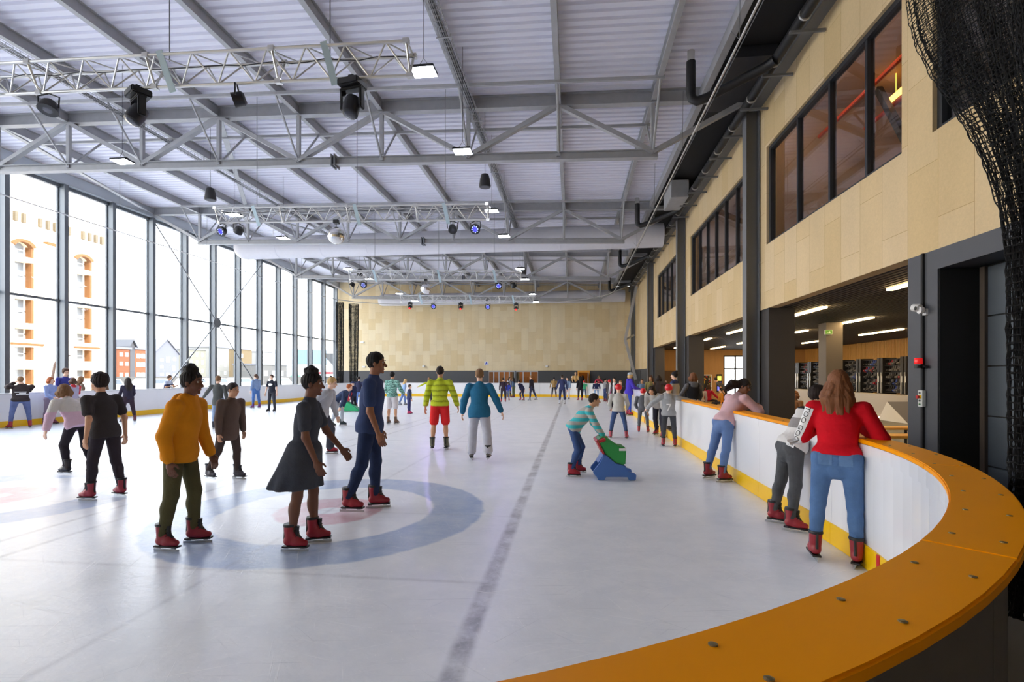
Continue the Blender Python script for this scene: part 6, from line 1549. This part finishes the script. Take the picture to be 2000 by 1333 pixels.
r4, g4o, K4 = on_ice('child in red helmet and grey hoodie with white number on the back', 1306, 873, 751, -10, vox=.0095, hood=True, LL=(2, 4, 3), RL=(2, 6, 3), LA=('f', 6, 52, 24, 44), RA=('f', 8, 74, 14, 84), top=('long', (156, 158, 160), .035, 'hoodie'), baggy=.015, bottom=('leggings', (70, 72, 78)), hair=('short', 'brown'), hat=('helmet', None), shoes=(176, 50, 64))
me7 = text_mesh('7', .24); c_ = K4['ch'] - K4['U'] * .13
wrap_print(g4o, me7, lambda x, y: c_ - K4['F'] * .5 + K4['R'] * x + K4['U'] * y, K4['F'], 'back_number', mat('white_print', (235, 235, 235), .7), .004)
behind('person in blue denim shirt behind the boards by the grey door', 1254, 740, 3.3, 165, top=('long', (110, 134, 166), .03, 'shirt'), bottom=('jeans', (60, 70, 100)), hair=('short', 'brown'), skin='tan')
behind('person in olive cardigan over pale top standing behind the boards', 1271, 733, 3.25, 160, fem=True, vox=.014, top=('long', (150, 140, 92), .03, 'cardigan'), bottom=('trousers', (60, 60, 70)), hair=('long', 'brown'), skin='tan', LA=('f', 60, 6, 120, -16))
behind('person with dark hair in dark coat raising a hand beside the ponytailed one', 1287, 733, 3.5, -20, vox=.014, RA=('f', 70, 10, 120, 0), top=('long', (72, 62, 60), .05, 'coat'), bottom=('trousers', (50, 50, 60)), hair=('bob', 'dark'))
behind('person with dark bun in grey and navy jacket behind the boards', 1318, 725, 3.15, 60, fem=True, vox=.013, top=('long', zbands('navy_grey_jacket', [(0, (178, 172, 166)), (1.36, (60, 70, 108))]), .05, 'jacket'), baggy=.02, bottom=('trousers', (50, 52, 60)), hair=('bun', 'black'), LA=('f', 20, 8, 60, -10))
behind('person with reddish bob in black vest over grey hoodie behind the boards', 1354, 727, 3.2, 12, fem=True, vox=.012, hood=True, LA=('f', 6, 30, 20, 34), RA=('f', 10, 14, 40, 4), top=('long', (104, 104, 108), .02, 'hoodie'), over=(38, 38, 42), bottom=('jeans', (120, 140, 180)), hair=('bob', 'auburn'))
behind('child in crimson top sitting with back to the boards', 1384, 748, 6.1, -60, H=1.55, seat=.50, LL=(84, 6, 84), RL=(84, 6, 84), RA=('f', 30, 30, 40, 30), top=('long', (196, 40, 66), .0), bottom=('trousers', (50, 50, 60)), hair=('bob', 'brown'))
behind('stooping person in dark t-shirt by the bright lobby door', 1416, 738, 7.6, 60, H=1.72, lean=44, top=('short', (78, 76, 78), .03), bottom=('trousers', (50, 48, 52)), hair=('short', 'dark'), skin='tan')
behind('child in orange top seated on the lobby bench below the stooping person', 1408, 764, 6.1, 90, H=1.3, seat=.5, LL=(84, 6, 84), RL=(84, 6, 84), top=('long', (214, 140, 50), .0), bottom=('trousers', (50, 50, 60)), hair=('short', 'dark'))
behind('person in pink headscarf and pale coat seated behind the pink sweatshirt', 1458, 762, 5.85, 120, H=1.5, vox=.013, seat=.47, LL=(84, 6, 84), RL=(84, 6, 84), LA=('f', 30, 6, 70, -10), RA=('f', 30, 6, 70, -10), top=('long', (190, 184, 176), .0, 'coat'), bottom=('trousers', (80, 70, 70)), hair=None, hat=('scarf', (206, 146, 140)), skin='tan')
behind('person with brown hair seated in the lobby behind the black and white fleece', 1553, 767, 6.2, 120, H=1.55, vox=.012, seat=.47, LL=(84, 6, 84), RL=(84, 6, 84), top=('long', (150, 110, 80), .0), bottom=('trousers', (60, 60, 70)), hair=('bob', 'auburn'))
behind('fair haired child in pale top standing beyond the crimson top', 1368, 762, 4.5, 0, H=1.3, top=('long', (206, 190, 180), .0), bottom=('trousers', (60, 60, 70)), hair=('short', 'lightbrown'))
